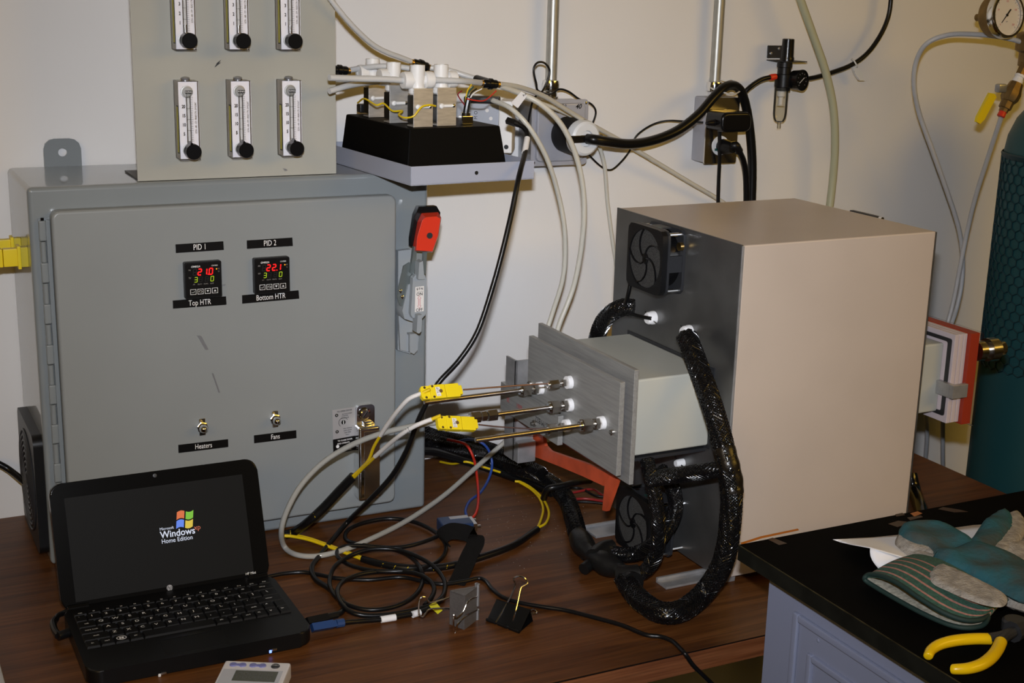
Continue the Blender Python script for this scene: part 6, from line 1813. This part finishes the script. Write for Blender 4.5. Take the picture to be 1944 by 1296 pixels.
# ================================================================== BLACK BENCH TOP on the right
CZ = 0.150
cx0 = 0.6615
K = thing('lab_bench', 'black epoxy bench top corner carrying the glove and the pliers', 'counter', (1.3, -1.2, 0.130))
m = MB().bx(cx0, 2.2, -1.75, -0.7808, CZ - 0.0185, CZ, 0.0012, 2)
m.build('slab', 'epoxy_top', K)
MB().bx(cx0 - 0.0005, cx0 - 0.0001, -1.749, -0.782, CZ - 0.0180, CZ - 0.0010).build('edge_face', 'epoxy_edge', K)
MB().bx(cx0 - 0.0003, cx0 + 0.0005, -1.749, -0.782, CZ - 0.0009, CZ + 0.0001).build('edge_line', 'edge_line', K)  # thin lighter yellowish strip along the top left edge
for px, mm, lab in (([(1406, 1030, ), (1445, 1017.5), (1515, 1003), (1517, 1006), (1447, 1021), (1408, 1033)], 'tape_amber', 'back edge'),):
    MB().prism([at(u, v, 'y', -0.7800) for u, v in px], (0, 0.0006, 0)).build('tape_edge', mm, K)
for px, mm, nm in (([(1457, 1023), (1467, 1020), (1494, 1031), (1479, 1034)], 'tape_brown', 'tape_remnant'), ([(1686, 994), (1705, 988), (1732, 991), (1704, 1000)], 'tape_brown', 'tape_remnant'),
                   ([(1699, 976), (1713, 973), (1718, 977), (1702, 980)], 'tape_brown', 'tape_remnant'), ([(1728, 974), (1742, 970), (1751, 974), (1736, 980)], 'tape_amber', 'tape_remnant'),
                   ([(1722, 982), (1748, 978), (1752, 981), (1728, 987)], 'tape_brown', 'tape_remnant'), ([(1781, 966), (1790, 962), (1822, 967), (1838, 971), (1812, 972)], 'tape_brown', 'tape_remnant')):
    MB().prism([at(u, v, 'z', CZ + 0.0002) for u, v in px], (0, 0, 0.0002)).build(nm, mm, K)
KB = thing('bench_cabinet', 'blue-grey bench cabinet with a framed drawer front under the black bench top', 'cabinet', (1.3, -1.2, -0.74))
kx = 0.688
ky = at(1460, 1112, 'x', kx).y
MB().bx(kx, 2.15, -1.72, ky, -0.68, CZ - 0.0190).build('carcass', 'blue_grey', KB)
MB().bx(kx + 0.05, 2.15, -1.72, ky, -0.749, -0.6805).build('plinth', 'black_matte', KB)
def bead(ya, yb, za, zb, w, d):
    m = MB()
    m.bx(kx - d, kx - 0.0002, ya - w, ya, zb, za, 0.0018)
    m.bx(kx - d, kx - 0.0002, yb, ya - w - 0.0002, za - w, za, 0.0018)
    m.bx(kx - d, kx - 0.0002, yb, yb + w, zb, za - w - 0.0002, 0.0018)
    m.bx(kx - d, kx - 0.0002, yb + w + 0.0002, ya - w - 0.0002, zb, zb + w, 0.0018)
    return m
o1 = at(1512, 1165, 'x', kx)
i1 = at(1540, 1240, 'x', kx)
bead(o1.y, o1.y - 0.60, o1.z + 0.004, -0.55, 0.0085, 0.006).build('door_frame', 'blue_grey', KB)
dp = MB().bx(kx - 0.0022, kx - 0.0002, o1.y - 0.591, o1.y - 0.0092, -0.54, o1.z - 0.0052, 0.0004).build('door', 'blue_grey', KB)
bead(i1.y, i1.y - 0.52, i1.z + 0.002, -0.49, 0.0075, 0.007).build('panel_moulding', 'blue_grey', dp)
p = at(1553, 1215, 'x', kx - 0.003)
MB().sph(p, 0.0022, 10, (0.4, 1, 1)).build('paint_blob', 'blue_grey', dp)

# ------------------------------------------------------------------ paper towel, glove, pliers
def cpt(u, v, h=0.0):
    return at(u, v, 'z', CZ + h)
NX, NY = 26, 12
m = MB()
A0, B0 = [(1581, 1023, .010), (1660, 1019, .002), (1740, 1011, .002), (1862, 994, .002), (1940, 1004, .001), (2020, 1020, .001)], [(1600, 1030, .0095), (1655, 1040, .0200), (1770, 1075, .003), (1850, 1120, .0015), (1945, 1140, .0015), (2030, 1150, .0015)]
def lerp_path(pl, t):
    x = t * (len(pl) - 1)
    i = min(int(x), len(pl) - 2)
    f = x - i
    return Vector(pl[i]) * (1 - f) + Vector(pl[i + 1]) * f
g = []
for i in range(NX + 1):
    a, b = lerp_path(A0, i / NX), lerp_path(B0, i / NX)
    col = []
    for j in range(NY + 1):
        q = a * (1 - j / NY) + b * (j / NY)
        h_ = q.z + 0.0008 * math.sin(i * 1.7 + j * 0.9) * (0.4 + 0.6 * (j % 3 == 0))
        col.append(m.bm.verts.new(cpt(q.x, q.y, max(0.0006, h_))))
    g.append(col)
for i in range(NX):
    for j in range(NY):
        m.bm.faces.new((g[i][j], g[i + 1][j], g[i + 1][j + 1], g[i][j + 1]))
# turned down front flap
fl_ = []
for i in range(9):
    t = i / 8
    top = lerp_path([(1652, 1039, .0205), (1700, 1052, .012), (1770, 1075, .003)], t)
    bot = lerp_path([(1668, 1079, .0008), (1700, 1085, .0008), (1772, 1090, .0008)], t)
    fl_.append([m.bm.verts.new(cpt(*(top * (1 - k / 5) + bot * (k / 5) + Vector((-6 * math.sin(PI * k / 5) * (1 - t), 0, 0))))) for k in range(6)])
for i in range(8):
    for k in range(5):
        m.bm.faces.new((fl_[i][k], fl_[i + 1][k], fl_[i + 1][k + 1], fl_[i][k + 1]))
pt = m.build('paper_sheet', 'paper_white', ang=60)
so = pt.modifiers.new('thickness', 'SOLIDIFY')
so.thickness = 0.0004
tag(pt, 'crumpled white paper sheet lying under the work glove', 'paper')

def pillow(outline, base_h, thick, edge, name, mats, parent, pick=None, res=0.0042, warp=None, ang=70):
    """stuffed flat shape over the bench: outline in photo points, domed towards its middle"""
    O = [cpt(u, v, base_h + thick * 0.35) for u, v in outline]
    O = catmull(O, 5, closed=True)
    xs, ys = [p.x for p in O], [p.y for p in O]
    def inside(x, y):
        c = False
        n = len(O)
        for i in range(n):
            a, b = O[i], O[i - 1]
            if (a.y > y) != (b.y > y) and x < (b.x - a.x) * (y - a.y) / (b.y - a.y) + a.x:
                c = not c
        return c
    def dist(x, y):
        d = 9
        for i in range(len(O)):
            a, b = O[i], O[i - 1]
            ex_, ey_ = b.x - a.x, b.y - a.y
            l2 = ex_ * ex_ + ey_ * ey_ + 1e-12
            t = max(0, min(1, ((x - a.x) * ex_ + (y - a.y) * ey_) / l2))
            d = min(d, math.hypot(x - a.x - ex_ * t, y - a.y - ey_ * t))
        return d
    from mathutils.geometry import delaunay_2d_cdt
    pts = [Vector((p.x, p.y)) for p in O]
    nO = len(pts)
    rdm = random.Random(5)
    x = min(xs)
    while x < max(xs):
        y = min(ys)
        while y < max(ys):
            px_, py_ = x + rdm.uniform(-.25, .25) * res, y + rdm.uniform(-.25, .25) * res
            if inside(px_, py_) and dist(px_, py_) > res * 0.55:
                pts.append(Vector((px_, py_)))
            y += res
        x += res
    vs, es_, fs, *_ = delaunay_2d_cdt(pts, [(i, (i + 1) % nO) for i in range(nO)], [], 1, 1e-7)
    bm = bmesh.new()
    topv, botv = [], []
    for v in vs:
        d = dist(v.x, v.y)
        k = min(1.0, d / edge)
        dome = math.sqrt(max(0, 1 - (1 - k) ** 2))
        h = thick * dome
        if warp: h += warp(v.x, v.y) * dome
        topv.append(bm.verts.new((v.x, v.y, CZ + base_h + thick * 0.35 + h * 0.65)))
        if d < 1e-5:
            botv.append(topv[-1])
        else:
            botv.append(bm.verts.new((v.x, v.y, CZ + base_h + thick * 0.35 - thick * 0.35 * dome)))
    for f in fs:
        if not inside(sum(vs[i].x for i in f) / 3, sum(vs[i].y for i in f) / 3): continue
        ft = bm.faces.new([topv[i] for i in f])
        if pick: ft.material_index = pick(ft.calc_center_median())
        try:
            fb_ = bm.faces.new([botv[i] for i in reversed(f)])
            if pick: fb_.material_index = ft.material_index
        except ValueError:
            pass
    m = MB()
    m.bm.free()
    m.bm = bm
    return m.build(name, mats, parent, ang=ang)

GL = thing('work_glove', 'teal leather work glove with striped green cuff on the black bench top', 'glove', cpt(1800, 1090, 0))
def crease(x, y):
    return 0.004 * math.sin(x * 90 + y * 40) * math.sin(y * 70 - x * 30)
# back of the hand, grey
pillow([(1705, 1035), (1722, 1060), (1760, 1078), (1800, 1095), (1860, 1125), (1912, 1150), (1985, 1165), (2050, 1150), (2050, 1080), (1985, 1030), (1960, 1015), (1930, 1030), (1880, 1040), (1830, 1045), (1780, 1030)], 0.001, 0.014, 0.012, 'canvas_back', ['glove_grey'], GL, warp=crease)
pillow([(1700, 1035), (1705, 1015), (1722, 1008), (1745, 1022), (1775, 1052), (1800, 1080), (1780, 1078), (1752, 1062), (1725, 1056)], 0.001, 0.016, 0.010, 'thumb_back', ['glove_grey'], GL)
pillow([(1868, 1035), (1900, 990), (1925, 977), (1942, 985), (1950, 1005), (1938, 1035), (1915, 1058), (1890, 1060)], 0.003, 0.015, 0.010, 'finger_back', ['glove_grey'], GL)
# teal leather
pillow([(1712, 1024), (1706, 1008), (1716, 998), (1745, 994), (1785, 999), (1822, 1012), (1852, 1036), (1870, 1064), (1845, 1084), (1815, 1088), (1790, 1078), (1775, 1060), (1758, 1042), (1735, 1036)], 0.009, 0.014, 0.014, 'thumb_leather', ['glove_teal'], GL, warp=crease)
pillow([(1835, 1040), (1850, 1015), (1868, 990), (1888, 976), (1910, 974), (1923, 984), (1924, 1000), (1910, 1022), (1886, 1046), (1868, 1066), (1845, 1064)], 0.010, 0.014, 0.013, 'finger_leather', ['glove_teal'], GL, warp=crease)
pillow([(1770, 1058), (1800, 1048), (1840, 1036), (1875, 1040), (1915, 1055), (1960, 1078), (2040, 1110), (2050, 1150), (1990, 1150), (1935, 1140), (1905, 1126), (1868, 1108), (1825, 1090), (1790, 1078)], 0.010, 0.019, 0.022, 'palm_leather', ['glove_teal'], GL, warp=crease)
# cuff: an open flattened tube, dark bound edge, striped canvas
mouthT = [(1640, 1097, .008), (1650, 1091, .013), (1676, 1095, .020), (1706, 1110, .022), (1745, 1137, .019), (1790, 1164, .014), (1830, 1178, .011), (1860, 1177, .010), (1873, 1169, .009)]
mouthB = [(1874, 1175, .007), (1864, 1188, .004), (1835, 1193, .003), (1800, 1187, .0025), (1755, 1168, .0025), (1715, 1147, .0025), (1680, 1127, .0025), (1652, 1110, .003), (1641, 1102, .005)]
wristT = [(1728, 1055, .012), (1735, 1051, .016), (1758, 1053, .021), (1785, 1061, .025), (1820, 1078, .026), (1852, 1096, .025), (1885, 1114, .022), (1905, 1126, .017), (1914, 1135, .012)]
wristB = [(1914, 1140, .010), (1905, 1144, .006), (1885, 1136, .003), (1850, 1118, .002), (1815, 1100, .002), (1780, 1082, .002), (1755, 1070, .002), (1735, 1062, .004), (1728, 1058, .008)]
R0_ = [cpt(*q) for q in mouthT + mouthB]
R1_ = [cpt(*q) for q in wristT + wristB]
R0c, R1c = catmull(R0_, 4, True), catmull(R1_, 4, True)
def cuffring(t, shrink=0.0):
    out = []
    cen = Vector()
    for a, b in zip(R0c, R1c):
        p = a.lerp(b, t)
        p.z += 0.0035 * math.sin(PI * t)
        out.append(p)
    if shrink:
        cen = sum(out, Vector()) / len(out)
        n_ = len(out)
        o2 = []
        for i, p in enumerate(out):
            q = p.copy()
            top = i < n_ / 2
            q.z += -shrink if top else shrink * 0.4
            d = (cen - p); d.z = 0
            q += d.normalized() * shrink * 0.6
            o2.append(q)
        out = o2
    return out
stripe = [0.075, 0.115, 0.140, 0.25, 0.275, 0.39, 0.415, 0.53, 0.555, 0.68, 0.70, 1.0]
ts = [0.0, 0.03, 0.06] + [0.09, 0.125, 0.155, 0.21, 0.26, 0.295, 0.35, 0.40, 0.435, 0.49, 0.54, 0.575, 0.64, 0.70, 0.735, 0.80, 0.9, 1.0]
pinkspans = ((0.125, 0.155), (0.26, 0.295), (0.40, 0.435), (0.54, 0.575), (0.70, 0.735))
m = MB()
rr_ = [[m.bm.verts.new(p) for p in cuffring(t)] for t in ts]
nn_ = len(R0c)
for i in range(len(ts) - 1):
    tm = (ts[i] + ts[i + 1]) / 2
    mi = 0
    if any(a <= tm <= b for a, b in pinkspans): mi = 1
    m.mi = mi
    for k in range(nn_):
        f = m.bm.faces.new((rr_[i][k], rr_[i][(k + 1) % nn_], rr_[i + 1][(k + 1) % nn_], rr_[i + 1][k]))
        f.material_index = mi
inner = [[m.bm.verts.new(p) for p in cuffring(t, 0.0022)] for t in (0.0, 0.15, 0.3, 0.45)]
for i in range(3):
    for k in range(nn_):
        f = m.bm.faces.new((inner[i][k], inner[i + 1][k], inner[i + 1][(k + 1) % nn_], inner[i][(k + 1) % nn_]))
        f.material_index = 2
for k in range(nn_):
    m.bm.faces.new((rr_[0][k], inner[0][k], inner[0][(k + 1) % nn_], rr_[0][(k + 1) % nn_]))
m.build('cuff', ['glove_green', 'glove_pink', 'glove_lining'], GL, ang=70, recalc=False)
MB().tube(cuffring(0.02), 0.0026, 8, closed=True, per=1, smooth=False).build('cuff_binding', 'glove_binding', GL, ang=70)
# grey leather patch over the cuff
patch = [(1762, 1090), (1775, 1075), (1790, 1072), (1830, 1088), (1880, 1112), (1908, 1128), (1912, 1142), (1900, 1152), (1868, 1148), (1830, 1135), (1800, 1122), (1772, 1108)]
pillow(patch, 0.0235, 0.0055, 0.006, 'cuff_patch', ['glove_grey'], GL)

PL2 = thing('pliers', 'pliers with two curved yellow grips on the black bench top', 'pliers', cpt(1850, 1235, 0))
def grip(pl, r0, name):
    P = [cpt(u, v, h) for u, v, h in pl]
    m = MB()
    m.tube(P, lambda t: r0 * (0.55 if t < 0.012 else 0.86 if t < 0.05 else 1.0) * (0.86 + 0.26 * min(1, t * 1.6)), 18, per=8)
    return m.build(name, 'yellow_grip', PL2, ang=60)
grip([(1762, 1247, .008), (1763, 1242, .009), (1769, 1232, .010), (1786, 1222, .011), (1815, 1215, .011), (1850, 1212, .011), (1880, 1212, .011)], 0.0049, 'handle_grip')
grip([(1806, 1269, .010), (1815, 1269.5, .011), (1838, 1268, .012), (1862, 1261, .012), (1881, 1248, .012), (1893, 1233, .012), (1900, 1218, .013)], 0.0052, 'handle_grip')
m = MB()
m.tube([cpt(1878, 1210, .013), cpt(1900, 1206, .013), cpt(1925, 1197, .013)], 0.0046, 10)
m.tube([cpt(1899, 1219, .013), cpt(1908, 1208, .013), cpt(1925, 1198, .013)], 0.0050, 10)
m.build('steel_arms', 'grey_dark', PL2)
m = MB()
m.lathe(cpt(1926, 1198, .006), Z, [(0, 0.012), (0.002, 0.013), (0.011, 0.013), (0.013, 0.011)], 20)
m.tube([cpt(1922, 1199, .012), cpt(1955, 1185, .012), cpt(2020, 1160, .011)], lambda t: 0.0105 * (1 - 0.65 * t), 10)
m.build('jaw_head', 'grey_dark', PL2)
